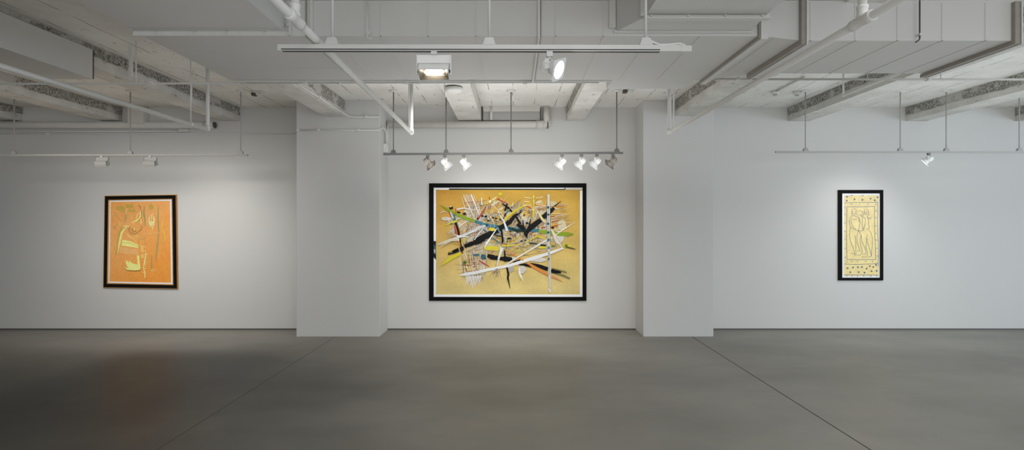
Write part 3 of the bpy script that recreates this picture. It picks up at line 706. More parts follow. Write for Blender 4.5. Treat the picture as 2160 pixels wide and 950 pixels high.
cloud(46, 1075, 470, 70, 40, 0, 90, 4, 8, 2, 4.5, [SG, (176, 174, 180), (150, 148, 150), (60, 100, 112), (30, 34, 36)])
cloud(26, 1185, 470, 14, 44, -8, 8, 14, 30, .5, 1.2, [(200, 120, 60), GW, (190, 180, 150), (150, 130, 90)])
# grey / white patches
for x, y, rx, ry, c in ((942, 462, 11, 4, GW), (950, 470, 7, 3, SG), (1165, 430, 10, 6, (190, 176, 140)), (1185, 475, 9, 11, (200, 190, 158)), (1078, 567, 5, 8, SG), (1102, 568, 8, 7, GW), (1080, 545, 10, 3, (190, 186, 180)), (1177, 500, 12, 14, GW), (1135, 548, 18, 5, GW), (1048, 570, 7, 3, (200, 196, 180)), (1137, 440, 5, 2.6, (140, 138, 132)), (1146, 443, 4, 2, (140, 136, 130))): a.blob(x, y, rx, ry, c)
# green arc turning teal
a.stroke([A1(140, 318), A1(250, 390), A1(400, 470), A1(560, 540), A1(720, 590)], [.6, 4, 6, 7, 6], GR)
a.stroke([A1(700, 585), A1(850, 640), A1(1000, 665), A1(1180, 690), B1(120, 715), B1(380, 730), B1(520, 735)], [6, 7, 7, 8, 8, 7, 6], TE)
for k in range(12): p = A1(830+k*60, 640+k*8); a.blob(p[0], p[1], 2.2, 2.6, rnd.choice([(44, 84, 96), (96, 140, 156), (30, 60, 66)]))
a.stroke([B1(500, 745), B1(640, 760), B1(820, 790), B1(960, 795), B1(1060, 790)], [6, 8, 8.5, 9, 1.5], GR)
a.stroke([B1(380, 735), B1(150, 735), B1(30, 700)], [5, 7, 3], (24, 44, 42))
# big black diagonal
a.stroke([C1(270, 240), C1(360, 200), C1(440, 165)], [3, 7, 8], BL, .4); a.stroke([C1(270, 215), C1(340, 205)], 3, (130, 120, 70))
a.stroke([C1(530, 115), C1(640, 75), C1(700, 55)], [8, 9, 8], BL, .3)
a.stroke([A1(690, 920), A1(860, 830), A1(1000, 760), A1(1110, 690), A1(1254, 600), B1(120, 500), B1(250, 425)], [12, 13, 12, 10, 9, 7, .6], BL)
a.stroke([C1(690, 60), C1(760, 20), C1(850, -20)], [11, 13, 12], BL)
# second black diagonal, upper right
a.stroke([B1(300, 770), B1(370, 690), B1(540, 565)], [5, 12, 10], BL, .4); a.stroke([B1(565, 530), B1(640, 470), B1(750, 370)], [9, 11, 6], BL, .5); a.stroke([B1(750, 350), B1(860, 265)], [3, 1], BL)
a.stroke([B1(320, 855), B1(300, 800), B1(310, 740)], [.6, 8, 13], BL); a.stroke([B1(250, 560), B1(262, 700)], [1, 4], BL); a.stroke([B1(375, 540), B1(350, 700)], [1, 5], BL)
a.stroke([B1(150, 640), B1(210, 670), B1(280, 720)], [4, 9, 8], BL, .5); a.stroke([B1(120, 480), B1(170, 560), B1(215, 630)], [4, 4.5, 5], BL); a.stroke([B1(40, 395), B1(95, 455)], 4, BL); a.stroke([A1(1135, 300), A1(1250, 385), B1(30, 380)], [2, 5, 4], BL)
a.stroke([A1(1215, 300), A1(1180, 420)], 4, BL); a.stroke([A1(1190, 460), A1(1155, 550)], [3.6, 2], BL)
a.blob(*B1(318, 615), 3.4, 2.2, BL)
# lower black band
a.stroke([C1(850, 250), C1(860, 320)], 4, (20, 34, 36)); a.stroke([C1(900, 260), C1(980, 290), C1(1070, 300)], [7, 11, 9], BL, .5)
a.stroke([C1(1090, 310), C1(1180, 310), C1(1254, 320), D1(80, 310)], [6, 10, 9, 5], BL, .5); a.stroke([C1(1172, 180), C1(1185, 360)], [3, 4], BL, .4)
a.stroke([D1(95, 370), D1(215, 335)], [3, 4], BL, .3); a.stroke([D1(190, 405), D1(300, 410), D1(390, 450)], [2, 6, .8], BL)
a.stroke([D1(365, 378), D1(520, 430), D1(650, 480)], [1, 7, 8], BL, .4); a.stroke([D1(700, 500), D1(780, 525), D1(860, 525)], [8, 8, 4.5], BL, .6)
a.stroke([D1(720, 465), D1(950, 530)], [2, 3], (120, 116, 66)); a.stroke([D1(790, 555), D1(900, 580), D1(1005, 630)], [2, 4, 3], (124, 120, 70))
a.stroke([C1(1210, 450), C1(1235, 560), D1(10, 620), D1(45, 790)], [3, 4.4, 4, 1], BL); a.stroke([D1(25, 650), D1(45, 785)], [2.4, .8], (84, 98, 40))
a.stroke([A1(1120, 700), A1(1145, 900), C1(1130, 70)], [4, 4, 1], BL)
a.stroke([C1(940, -30), C1(760, 120), C1(560, 200)], .7, (60, 60, 60))
# red / brown post on the left with teal top
a.stroke([A1(385, 650), A1(420, 780), C1(445, 20), C1(505, 230)], [5, 7, 6, 1.4], OR); a.stroke([A1(370, 660), A1(405, 800)], 2, RD); a.stroke([A1(440, 700), A1(460, 810)], 1.6, RD)
a.stroke([A1(360, 470), A1(370, 560), A1(395, 640)], [4, 6.5, 7], TE); a.stroke([A1(390, 610), A1(420, 700), A1(440, 800), C1(470, 60), C1(500, 230)], [5, 5, 4.6, 3.2, 1.5], (26, 22, 20)); a.blob(*C1(487, 155), 4.4, 6, (30, 24, 22))
a.stroke([A1(285, 430), A1(335, 540)], [1.4, .8], RD); a.stroke([A1(392, 380), A1(392, 480)], 1, RD); a.stroke([A1(305, 430), A1(350, 540)], [2.4, 4], GW)
a.stroke([A1(885, 320), A1(830, 430), A1(740, 560)], [.8, 2.4, 3.6], (170, 60, 24)); a.blob(*A1(742, 545), 2, 2.6, (30, 24, 20))
a.stroke([A1(1060, 225), A1(1150, 275), A1(1210, 295)], [2.4, 2, 1.4], RD); a.stroke([A1(930, 195), A1(932, 240)], 1.6, RD); a.stroke([A1(945, 310), A1(955, 390)], 1.1, RD)
a.stroke([B1(275, 320), B1(390, 385)], [1, 1.8], RD)
for q0, q1 in (((455, 325), (620, 355)), ((485, 395), (610, 365)), ((690, 360), (910, 335)), ((530, 650), (640, 605)), ((690, 515), (860, 485)), ((700, 460), (840, 455))): a.stroke([B1(*q0), B1(*q1)], [1, .7], (196, 110, 50))
a.stroke([B1(690, 680), B1(885, 625)], [1.8, .6], RD); a.stroke([B1(545, 690), B1(610, 680)], 1.8, RD); a.stroke([B1(710, 600), B1(860, 550)], [1.6, .6], RD); a.stroke([B1(690, 515), B1(760, 505)], 1.4, RD)
a.stroke([C1(765, 340), C1(850, 395), C1(935, 440)], [1.8, 2.2, .8], RD); a.stroke([C1(960, 230), C1(1000, 175)], [.8, 1.4], RD)
for q0, q1 in (((545, 415), (615, 415)), ((660, 375), (715, 378)), ((665, 445), (718, 432)), ((585, 360), (625, 372)), ((745, 240), (765, 262))): a.stroke([C1(*q0), C1(*q1)], 1.3, (150, 34, 18))
a.stroke([B1(30, 750), B1(100, 840)], 1, (150, 50, 30)); a.stroke([B1(190, 760), B1(260, 880)], .9, (140, 70, 40)); a.stroke([C1(0, 0), C1(0, 0)], .1, RD)
a.stroke([C1(560, 460), C1(575, 530)], 1.6, (170, 96, 40))
# yellows
a.stroke([A1(205, 660), A1(350, 600), A1(490, 545)], [1, 4.5, 1.2], YE_); a.stroke([A1(415, 575), A1(485, 540)], [1.4, .6], (30, 30, 20)); a.blob(*A1(320, 627), 2.4, 1.2, (60, 60, 30), -25)
a.stroke([A1(860, 310), A1(960, 260), A1(1060, 190)], [2, 3, 2.4], YE_); a.blob(*A1(1105, 148), 4, 2.8, YE_); a.stroke([A1(975, 245), A1(1040, 200)], 1.2, WH)
a.stroke([A1(1170, 570), B1(20, 500), B1(150, 400), B1(290, 325)], [5, 5, 4.4, 2.4], (196, 178, 46)); a.stroke([B1(290, 325), B1(430, 240)], [2, .6], YE_)
a.stroke([C1(150, 430), C1(300, 310), C1(470, 225)], [1, 8.5, 6], YE_); a.stroke([C1(475, 70), C1(590, -40)], 1.8, YE_)
a.blob(*C1(940, 140), 12, 5, YE_); a.blob(*C1(1040, 150), 10, 5, (200, 184, 60)); a.blob(*A1(975, 715), 7, 4, (204, 188, 60)); a.stroke([C1(1150, 110), D1(130, 90)], [3, 2.4], YE_)
for k in range(16): p = (1040+rnd.uniform(0, 80), 505+rnd.uniform(-6, 26)); a.stroke([p, (p[0]+rnd.uniform(-8, 8), p[1]+rnd.uniform(4, 14))], [1.8, .7], rnd.choice([YE_, (210, 180, 70)]))
a.stroke([B1(420, 170), B1(425, 300), B1(420, 540)], [2.6, 2.2, 3], (206, 188, 60)); a.blob(*B1(423, 190), 1.6, 2, (226, 214, 90)); a.blob(*B1(417, 402), 2.2, 2.4, (222, 206, 110)); a.blob(*B1(422, 262), 1, 2.4, (222, 214, 160))
for q in (((275, 205), (340, 212), (400, 222)), ((460, 212), (520, 208), (570, 193)), ((270, 272), (350, 274)), ((450, 288), (575, 298)), ((465, 312), (540, 325)), ((240, 330), (380, 332)), ((700, 468), (860, 458))): a.stroke([B1(*p) for p in q], 1.5, (222, 210, 160))
a.stroke([B1(290, 930), B1(480, 820), B1(640, 890)], [2, 3, 1], YE_); a.blob(*D1(560, 130), 9, 2.6, YE_); a.blob(*D1(930, 100), 6, 3.6, YE_); a.blob(*D1(990, 110), 5, 2.6, YE_)
a.blob(*D1(945, 105), 3.4, 3.6, (96, 120, 36)); a.stroke([D1(950, 120), D1(1090, 160)], [3, 2], (84, 84, 44)); a.blob(*D1(735, 108), 4.4, 2.4, (96, 120, 40)); a.stroke([D1(355, 62), D1(480, 72)], [1.6, 2.4], (24, 34, 32)); a.stroke([D1(530, 92), D1(620, 98)], 3, BL); a.stroke([B1(360, 930), B1(470, 945)], 1.6, (30, 44, 40))
# dark notes along the neck and around
for x, y, rx, ry in ((318, 372, 4.6, 2.8), (438, 442, 4, 2), (530, 465, 3.8, 2.2), (818, 502, 2.3, 2), (875, 510, 3.4, 2), (985, 530, 3, 1.6), (1038, 540, 2.8, 1.3), (990, 572, 2.6, 1.3), (910, 575, 2, 1.6), (792, 337, 1.5, 1.5), (725, 357, 1.4, 2), (1100, 555, 2, 1.8)): a.blob(*A1(x, y), rx, ry, (14, 14, 14), rnd.uniform(-15, 15))
a.blob(*A1(310, 352), 2, 1.2, GW); a.blob(*B1(728, 688), 3.2, 2, (18, 22, 22)); a.blob(*B1(228, 902), 3, 1.2, BL); a.blob(*B1(290, 890), 1.8, 1.2, BL)
a.stroke([B1(0, 860), B1(70, 860)], [4, 2], (14, 20, 20)); a.stroke([A1(1010, 800), A1(1120, 830)], [2, 3], (20, 60, 62)); a.stroke([A1(840, 720), A1(910, 775)], [2, 2], (30, 70, 80)); a.stroke([A1(985, 850), A1(1110, 945)], [2, 2], TE)
a.stroke([A1(1060, 680), A1(1105, 800)], [4, 1], (90, 140, 156)); a.stroke([A1(850, 700), A1(760, 790), A1(690, 870)], [1, 2, 3], TE); a.blob(*C1(720, 250), 7, 2.4, (60, 104, 112)); a.blob(*C1(830, 280), 5, 6, (50, 92, 100))
a.blob(*C1(538, 375), 4.5, 4.5, (104, 120, 50)); a.blob(*C1(538, 375), 2, 2, (70, 80, 50))
# white sweeps
a.stroke([C1(150, 110), A1(330, 880), A1(560, 790), A1(780, 680), A1(870, 655)], [1, 4.5, 6, 6, 2], (204, 202, 198)); a.stroke([A1(250, 870), A1(500, 790), A1(820, 665)], .6, (70, 66, 60)); a.stroke([C1(145, 150), C1(400, 10), A1(700, 760)], [.5, .7, .5], (90, 86, 80))
a.stroke([C1(100, 90), C1(300, 10), A1(450, 880)], [3, 6, 5], (206, 196, 170)); a.stroke([A1(365, 800), A1(450, 825), A1(600, 835)], [1, 2.4, 1.6], WH)
a.stroke([A1(405, 395), A1(520, 375), A1(680, 405), A1(790, 340)], [3, 3, 1.8, 1], (206, 202, 194))
a.stroke([A1(635, 155), A1(690, 280), A1(770, 490)], [2.4, 3.2, 1.4], (214, 210, 200)); a.stroke([A1(520, 190), A1(620, 380), A1(700, 560)], [2, 3, 2], (210, 200, 176))
a.stroke([A1(580, 575), A1(455, 665)], [1.8, 2.4], (214, 208, 190)); a.stroke([A1(855, 680), A1(740, 810), A1(690, 885)], [1, 2.4, 1.6], (208, 208, 206)); a.stroke([A1(1050, 700), A1(970, 820), A1(880, 945)], [1.2, 2.6, 3], WH)
a.stroke([A1(1060, 430), A1(1160, 580), B1(0, 740)], [1, 3.2, 5], (206, 214, 222)); a.stroke([C1(940, 0), C1(850, 130)], [2.6, 2], WH); a.stroke([A1(860, 420), A1(960, 530), A1(1000, 600)], [.8, 2, 3], (214, 200, 150))
a.stroke([A1(960, 310), A1(1080, 420), A1(1200, 560)], [1, 1.4, .8], (220, 206, 160)); a.blob(*A1(940, 270), 3, 3, (222, 214, 190)); a.stroke([A1(805, 210), A1(812, 330)], [2, 2.4], (216, 210, 196))
a.stroke([A1(135, 465), A1(180, 435), A1(240, 430)], [1, 2, 1], GW); a.stroke([A1(175, 520), A1(240, 540), A1(300, 590)], [1.4, 3, 2], (200, 190, 160))
a.stroke([B1(470, 395), B1(530, 500), B1(600, 600)], [1, 3.4, 4], (222, 206, 140)); a.stroke([B1(1085, 600), B1(900, 715), B1(770, 805)], [.8, 2.6, 1.4], (224, 218, 196))
a.stroke([C1(1130, 130), C1(1085, 280), C1(1030, 480)], [8.5, 5, .6], (214, 212, 206)); a.stroke([C1(1100, 140), C1(1035, 440), C1(990, 600)], [.7, .7, .4], (90, 90, 80))
a.stroke([B1(700, 720), B1(790, 860), D1(880, 130)], [3, 9, 3], (210, 202, 184)); a.stroke([B1(700, 730), D1(790, 130)], .8, (120, 110, 90)); a.stroke([B1(780, 820), D1(900, 140)], .7, (110, 100, 84))
a.stroke([C1(450, 582), C1(540, 560), C1(700, 535), C1(900, 490), C1(1100, 450), C1(1254, 420), D1(200, 370), D1(420, 300), D1(620, 240), D1(740, 200), D1(900, 140)], [1, 6.5, 6.5, 6, 5.5, 6, 6.5, 7, 6.5, 5.5, 3.5], (220, 220, 218))
a.stroke([D1(0, 395), D1(150, 300), D1(420, 140), D1(640, 5)], [3.4, 3, 3, 3], (220, 214, 200)); a.stroke([C1(1254, 375), C1(1100, 440)], [2.6, .6], (214, 206, 184))
# orange sweep
a.stroke([C1(1170, 150), D1(0, 190), D1(150, 270)], [.6, 1.6, 3.4], OR); a.stroke([D1(190, 305), D1(260, 335)], [3, 3.4], OR); a.stroke([D1(315, 380), D1(420, 440), D1(540, 505), D1(650, 570)], [3, 5, 6, 4], (214, 132, 60)); a.stroke([D1(700, 585), D1(800, 630), D1(895, 683)], [4.5, 4, .6], (214, 144, 88)); a.blob(*D1(352, 409), 1.2, 1.2, RD)
# white pieces low
a.stroke([D1(190, 450), D1(200, 560), D1(255, 665)], [2, 5, 1], (222, 222, 220)); a.blob(*D1(245, 500), 5, 7, (196, 192, 184)); a.stroke([D1(110, 430), D1(130, 510)], [1, 2.4], YE_); a.stroke([D1(185, 560), D1(215, 655)], [1, 1.6], YE_)
for k in range(9): x = 985+k*3.5; a.stroke([(x+1.5, 582), (x-3, 586+rnd.uniform(10, 20))], [2.6, .9], WH)
for k in range(18):
    an = R(100+rnd.uniform(-30, 55)); p = C1(1060+rnd.uniform(-30, 60), 470); L = rnd.uniform(10, 26); a.stroke([p, (p[0]+L*math.cos(an), p[1]+L*math.sin(an))], [.8, .4], rnd.choice([(96, 90, 70), GW, (150, 120, 60)]))
# long white post at right with teal beads
a.stroke([B1(660, 155), B1(660, 400), B1(660, 930), D1(672, 300), D1(680, 560), D1(690, 840)], [4.4, 5.6, 5.4, 5, 5.6, 3], (196, 194, 188)); a.stroke([D1(665, 200), D1(675, 560)], [2.6, 2], SG); a.stroke([B1(632, 300), B1(640, 930)], .7, (90, 90, 84)); a.stroke([B1(688, 300), B1(686, 940)], .7, (110, 110, 100))
a.stroke([B1(658, 380), B1(660, 930)], 1.2, (120, 140, 146)); a.stroke([D1(665, 790), D1(692, 850)], 2.4, WH)
for x, y in ((655, 365), (657, 480), (655, 625), (658, 765), (660, 885)): a.blob(*B1(x, y), 2.7, 2.9, (52, 100, 112)); a.blob(*B1(x, y), 1, 1, (20, 44, 50))
for y in (12, 137, 318): a.blob(*D1(662, y), 2.2, 2.9, (56, 104, 116))
for q0, q1 in (((235, 230), (20, 400)), ((290, 370), (170, 470)), ((980, 490), (900, 570)), ((490, 780), (490, 940)), ((355, 780), (352, 900))): a.stroke([B1(*q0), B1(*q1)], [.5, .9], (110, 106, 96))
for q0, q1 in (((385, 492), (560, 472)), ((390, 405), (545, 415)), ((440, 545), (560, 530)), ((240, 780), (360, 800))): a.stroke([C1(*q0) if q0[1] < 700 else A1(*q0), C1(*q1) if q1[1] < 700 else A1(*q1)], .5, (120, 104, 70))
a.done(cp)
# printed strips showing on the mount edges
s2 = Art(7.9895, .9)
s2.face([(947, 397.8), (1192, 398.8), (1192, 401), (947, 400.6)], (20, 48, 44), .0002); s2.face([(914.8, 509), (919.6, 509), (920, 549), (914.8, 544)], (70, 104, 112), .0002)
s2.face([(914.8, 509), (919.6, 509), (919.6, 518), (914.8, 516)], (20, 44, 50), .0004); s2.face([(914.8, 536), (919.6, 538), (919.6, 546), (914.8, 541)], (14, 30, 34), .0004); s2.face([(915, 526), (918.5, 526), (918.5, 534), (915, 533)], (196, 200, 210), .0004)
s2.face([(1193, 397.4), (1228.8, 397.4), (1228.8, 401.2), (1193, 401)], (210, 206, 190), .0002); s2.face([(1193, 400.4), (1228.8, 400.6), (1228.8, 402), (1193, 401.8)], (196, 140, 80), .0004); s2.blob(1195.5, 399, 1.6, 1.1, (60, 110, 130)); s2.face([(1190.5, 396.5), (1193, 396.5), (1193, 401), (1190.5, 399)], (100, 90, 80), .0005)
s2.done(cp, 'mount_print')

# --- left picture (frame slightly out of square, as hung)
lp = thing('framed_painting', 'orange painting in a black and gold frame on the left wall', 'painting', (XX(296, 7.95), 7.95, ZZ(611, 7.95)))
LO = [(220.3, 413.2), (371.7, 410.8), (374.2, 610.2), (217.2, 607.5)]
cen = (296, 510)
def inset(q, dx, dy):
    out = []
    for (x, y), sx, sy in zip(q, (1, -1, -1, 1), (1, 1, -1, -1)): out.append((x+sx*dx, y+sy*dy))
    return out
ringobj('outer_rim', LO, inset(LO, 1.3, 1.3), 7.998, 7.974, M['gold'], lp)
ringobj('frame', inset(LO, 1.3, 1.3), inset(LO, 8.2, 8.2), 7.998, 7.972, M['blackframe'], lp, 7.980)
ringobj('inner_rim', inset(LO, 8.2, 8.2), inset(LO, 10.0, 10.0), 7.998, 7.978, M['gold'], lp, 7.984)
ringobj('liner', inset(LO, 10.0, 10.0), inset(LO, 13.2, 13.2), 7.998, 7.987, M['mat'], lp)
a = Art(7.9905, 1.7)
LQ = inset(LO, 13, 13)
bl = a.ground(LQ, lambda u, v: tuple(min(255, c*(1+.035*hn(u*2.3, v*2.1))) for c in lerp3((214, 130, 56), (206, 146, 88), min(1, max(0, .35+.5*math.sin(v*3+u*2))))), 12, 14)
def L1(x, y): return (190+x/3.959, 390+y/3.959)
CR, OL, GN, DK = (222, 196, 118), (170, 140, 66), (150, 134, 84), (110, 86, 40)
rnd = random.Random(5)
for k in range(60):
    x = rnd.uniform(190, 640); y = rnd.uniform(160, 640); p = L1(x, y); a.stroke([p, (p[0]+rnd.uniform(-1, 1), p[1]+rnd.uniform(4, 16))], [.5, 1.6], rnd.choice([(206, 150, 92), (212, 138, 70), (200, 146, 90), (216, 126, 52)]))
for x, y, rx, ry in ((255, 195, 10, 5), (330, 180, 9, 4), (510, 185, 5, 6), (350, 215, 8, 4), (265, 215, 4, 4)): a.blob(*L1(x, y), rx, ry, OL)
a.stroke([L1(200, 225), L1(225, 270), L1(262, 305)], [1, 2, 1], OL); a.stroke([L1(290, 205), L1(300, 260), L1(293, 320)], [2, 3, 1.5], GN); a.stroke([L1(296, 210), L1(302, 250)], 1, CR)
a.stroke([L1(405, 170), L1(425, 190), L1(420, 210)], [2, 2.5, 1], (150, 110, 56)); a.stroke([L1(420, 222), L1(425, 260), L1(395, 295), L1(352, 316)], [2, 3.4, 3.6, 1], CR); a.stroke([L1(430, 215), L1(428, 280), L1(405, 305)], .8, DK); a.stroke([L1(404, 235), L1(385, 280)], 1.4, CR); a.stroke([L1(408, 270), L1(400, 285)], 1.6, (200, 136, 70))
a.stroke([L1(425, 280), L1(427, 325)], [2, 3], (220, 180, 110)); a.stroke([L1(455, 180), L1(450, 240), L1(460, 300), L1(462, 350)], [2, 4, 3, 1.5], GN)
a.stroke([L1(268, 345), L1(240, 420), L1(225, 560), L1(205, 605)], [3, 4, 3, 1.5], OL); a.stroke([L1(310, 345), L1(265, 400), L1(245, 490), L1(232, 570)], [2, 4.5, 4, 1], CR); a.stroke([L1(270, 350), L1(300, 342), L1(335, 350)], [1, 2, 1.5], CR)
a.stroke([L1(335, 345), L1(325, 380), L1(345, 412), L1(385, 410), L1(432, 370), L1(434, 340)], [.8, 1.2, 1.2, 1, 1, .6], DK); a.stroke([L1(345, 365), L1(358, 398), L1(385, 392), L1(375, 360)], [1.4, 2.2, 1.6, 1], (150, 112, 54)); a.blob(*L1(366, 380), 3.2, 4.5, (176, 130, 60)); a.blob(*L1(372, 372), 1.5, 2.6, CR)
a.stroke([L1(310, 420), L1(350, 450), L1(410, 420)], .9, CR); a.stroke([L1(300, 400), L1(380, 470), L1(410, 520)], .9, (226, 176, 100)); a.stroke([L1(230, 330), L1(195, 365), L1(210, 372)], [1, 1.8, .8], GN)
a.face([L1(270, 460), L1(340, 472), L1(402, 505), L1(404, 530), L1(335, 518), L1(263, 508)], CR); a.stroke([L1(268, 482), L1(335, 488), L1(400, 518)], 1.2, (190, 160, 96)); a.face([L1(252, 520), L1(400, 538), L1(408, 588), L1(250, 572)], (206, 152, 96))
a.stroke([L1(405, 490), L1(412, 452), L1(455, 455), L1(462, 430)], [1.4, 1.2, 1.2, .7], OL); a.stroke([L1(448, 455), L1(462, 490)], 1, OL)
# bare foot and hand shapes
a.face([L1(285, 685), L1(300, 690), L1(318, 700), L1(300, 660), L1(298, 632), L1(318, 640), L1(322, 655), L1(330, 632), L1(345, 650), L1(372, 662), L1(398, 665), L1(392, 592), L1(412, 590), L1(416, 650), L1(424, 700), L1(414, 714), L1(360, 716), L1(306, 712)], CR)
a.stroke([L1(288, 690), L1(305, 715), L1(360, 722), L1(415, 718), L1(426, 700)], [.8, 1.2, 1.4, 1.4, .8], DK)
a.stroke([L1(425, 515), L1(460, 520)], 1.6, CR); a.stroke([L1(428, 540), L1(440, 560), L1(465, 550)], 1.5, CR); a.stroke([L1(426, 525), L1(450, 545)], 1.5, CR); a.stroke([L1(430, 580), L1(430, 608), L1(445, 608), L1(445, 580)], 1.6, (226, 190, 120))
for k in range(8): p = L1(462-k*1, 575+k*17); a.stroke([p, (p[0]+3.4, p[1]+2.2)], [2, 1], CR)
a.stroke([L1(466, 572), L1(455, 650), L1(445, 690), L1(460, 735), L1(460, 778)], [1.6, 2, 1.2, 2.2, 1.4], (230, 206, 136)); a.stroke([L1(435, 730), L1(460, 735)], 1.2, CR)
# mask shape
a.stroke([L1(505, 243), L1(515, 262), L1(528, 240)], [1, 1.4, 1], (230, 210, 150)); a.stroke([L1(498, 265), L1(493, 310), L1(505, 345), L1(522, 355), L1(534, 330), L1(536, 285), L1(528, 262)], [1.2, 2.4, 2, 1.4, 2, 2.4, 1.2], (232, 212, 152)); a.stroke([L1(515, 262), L1(516, 290)], 1.6, CR); a.blob(*L1(514, 320), 4, 4.5, (226, 200, 130)); a.stroke([L1(500, 310), L1(530, 330)], 1, (196, 140, 70)); a.stroke([L1(526, 355), L1(520, 382)], [1.4, .5], CR)
a.stroke([L1(570, 180), L1(568, 300), L1(575, 400), L1(560, 520), L1(548, 640)], [1.5, 3.4, 2.6, 4, 1.5], GN); a.stroke([L1(605, 280), L1(612, 370), L1(625, 430), L1(618, 480)], [1, 1.6, 2.2, 1], (196, 170, 60)); a.stroke([L1(515, 590), L1(515, 700)], [2, 3.4], GN); a.stroke([L1(600, 440), L1(620, 560)], [2.6, 1], (186, 148, 80)); a.stroke([L1(470, 410), L1(580, 400)], [1, 2], (200, 152, 96)); a.blob(*L1(530, 716), 6, 2.4, (214, 150, 90))
for k in range(40): p = L1(rnd.uniform(285, 380), rnd.uniform(160, 205)) if k < 20 else L1(rnd.uniform(200, 650), rnd.uniform(200, 790)); a.blob(p[0], p[1], .5, .5, rnd.choice([(120, 60, 20), (190, 180, 40), (150, 90, 30)]))
a.done(lp)

# --- right picture: blue line drawing on cream
rp = thing('framed_drawing', 'tall narrow cream drawing of three outlined figures in a black frame', 'drawing', (XX(1816, 7.95), 7.95, ZZ(592, 7.95)))
ringobj('frame', rect(1769, 401, 1863.5, 592), rect(1776.8, 408.2, 1857.2, 586.5), 7.998, 7.976, M['blackframe'], rp, bevel=.002)
ringobj('mount', rect(1776.7, 408, 1857.5, 586.7), rect(1780.4, 412.4, 1853.6, 582.6), 7.998, 7.990, M['mat'], rp)
a = Art(7.9905, 1.2)
a.ground(rect(1780, 412, 1854, 583), lambda u, v: tuple(min(255, c*(1+.03*hn(u*1.7, v*2.9))) for c in lerp3((220, 202, 148), (233, 211, 148), min(1, v*1.6))), 8, 16)
def R1(x, y): return (1750+x/4.318, 390+y/4.318)
BU = (106, 118, 140); BU2 = (124, 134, 148)
def pl(pts, w=.75, c=BU): a.stroke([R1(*p) for p in pts], w, c)
def smooth(pts, n=5):
    out = []
    for i in range(len(pts)-1):
        p0, p1, p2, p3 = pts[max(0, i-1)], pts[i], pts[i+1], pts[min(len(pts)-1, i+2)]
        for k in range(n):
            t_ = k/n; out.append(tuple(.5*(2*p1[j]+(p2[j]-p0[j])*t_+(2*p0[j]-5*p1[j]+4*p2[j]-p3[j])*t_**2+(3*p1[j]-p0[j]-3*p2[j]+p3[j])*t_**3) for j in (0, 1)))
    return out+[pts[-1]]
pl([(132, 165), (270, 161), (442, 162)], .9); pl([(440, 162), (436, 350), (445, 600), (443, 740)], .9); pl([(158, 200), (280, 202), (408, 197)], 1); pl([(408, 197), (410, 400), (420, 680)], 1)
pl([(158, 200), (154, 440), (157, 682)], 1); pl([(157, 682), (290, 683), (420, 682)], 1); pl([(132, 722), (220, 728), (380, 722), (446, 714)], .9); pl([(132, 822), (446, 824)], .9)
for x, y in ((197, 178), (272, 176), (348, 176), (420, 180), (421, 240), (421, 300), (421, 374), (421, 443), (425, 504), (430, 580), (437, 650), (140, 210), (139, 272), (139, 348), (139, 425), (141, 500), (140, 580), (141, 660), (157, 702), (202, 698), (253, 697), (327, 700), (390, 698)):
    a.blob(*R1(x, y), 1.25, 1.25, BU2, n=9); a.blob(*R1(x, y), .5, .5, (220, 206, 150), n=6)
def star(x, y, r=9):
    for k in range(3): an = R(20+60*k+rnd.uniform(-12, 12)); pl([(x-r*math.cos(an), y-r*math.sin(an)), (x+r*math.cos(an), y+r*math.sin(an))], 1.0, (94, 106, 134))
for x, y in ((158, 110), (226, 133), (298, 138), (372, 127), (410, 143), (437, 115), (156, 146), (162, 760), (212, 754), (258, 752), (293, 750), (336, 764), (366, 742), (397, 750), (422, 730), (187, 797), (265, 796), (318, 801), (381, 787), (428, 785)): star(x, y)
for x in (200, 300): pl([(x-8, 98), (x+8, 98)], 1.3)
for x in (155, 205, 255, 310, 375, 428): a.blob(*R1(x, 831), 1.6, .8, BU2)
for ln in (
 [(203, 285), (200, 240), (214, 222), (236, 224), (247, 245), (240, 268), (262, 275)], [(210, 238), (208, 262), (222, 280), (234, 262), (233, 238)], [(203, 285), (186, 305), (180, 345), (190, 385), (235, 412), (290, 420), (310, 405), (320, 360)],
 [(205, 300), (196, 340), (210, 380), (238, 405)], [(210, 285), (250, 290), (270, 310), (276, 350), (262, 415), (250, 470), (252, 530), (275, 600)], [(190, 390), (180, 450), (192, 520), (220, 590), (228, 640), (242, 640)], [(232, 462), (238, 520), (240, 635)], [(214, 310), (225, 318), (236, 310), (246, 318)],
 [(258, 245), (270, 238), (290, 240), (300, 255), (298, 272), (284, 282), (272, 270)], [(272, 300), (264, 330), (278, 340)], [(284, 282), (300, 300), (296, 340), (300, 400)],
 [(310, 262), (315, 232), (335, 226), (352, 240), (354, 270), (342, 290), (352, 302), (378, 298), (370, 312), (350, 308)], [(318, 240), (322, 268), (334, 270), (338, 245)], [(312, 262), (302, 290), (318, 300), (326, 320), (320, 370), (300, 412)],
 [(345, 290), (354, 330), (352, 365), (364, 385), (345, 402), (336, 400)], [(352, 402), (380, 450), (390, 520), (382, 600), (380, 652)], [(262, 415), (290, 470), (276, 490), (280, 540), (296, 610), (275, 640), (246, 642)], [(284, 462), (296, 520), (322, 580), (330, 625), (300, 634)],
 [(345, 455), (334, 490), (350, 540), (364, 590), (378, 650), (345, 660)], [(342, 490), (330, 560), (346, 620), (334, 656), (290, 658)], [(190, 624), (230, 628)], [(250, 604), (285, 604)]):
    pl(smooth(ln), .62)
for x, y in ((214, 246), (226, 246), (280, 252), (291, 252), (324, 248), (333, 248)): a.blob(*R1(x, y), .35, .35, BU)
pl([(219, 262), (225, 262)], .5); pl([(283, 266), (290, 266)], .5); pl([(326, 262), (331, 262)], .5)
a.done(rp, 'drawn_sheet')

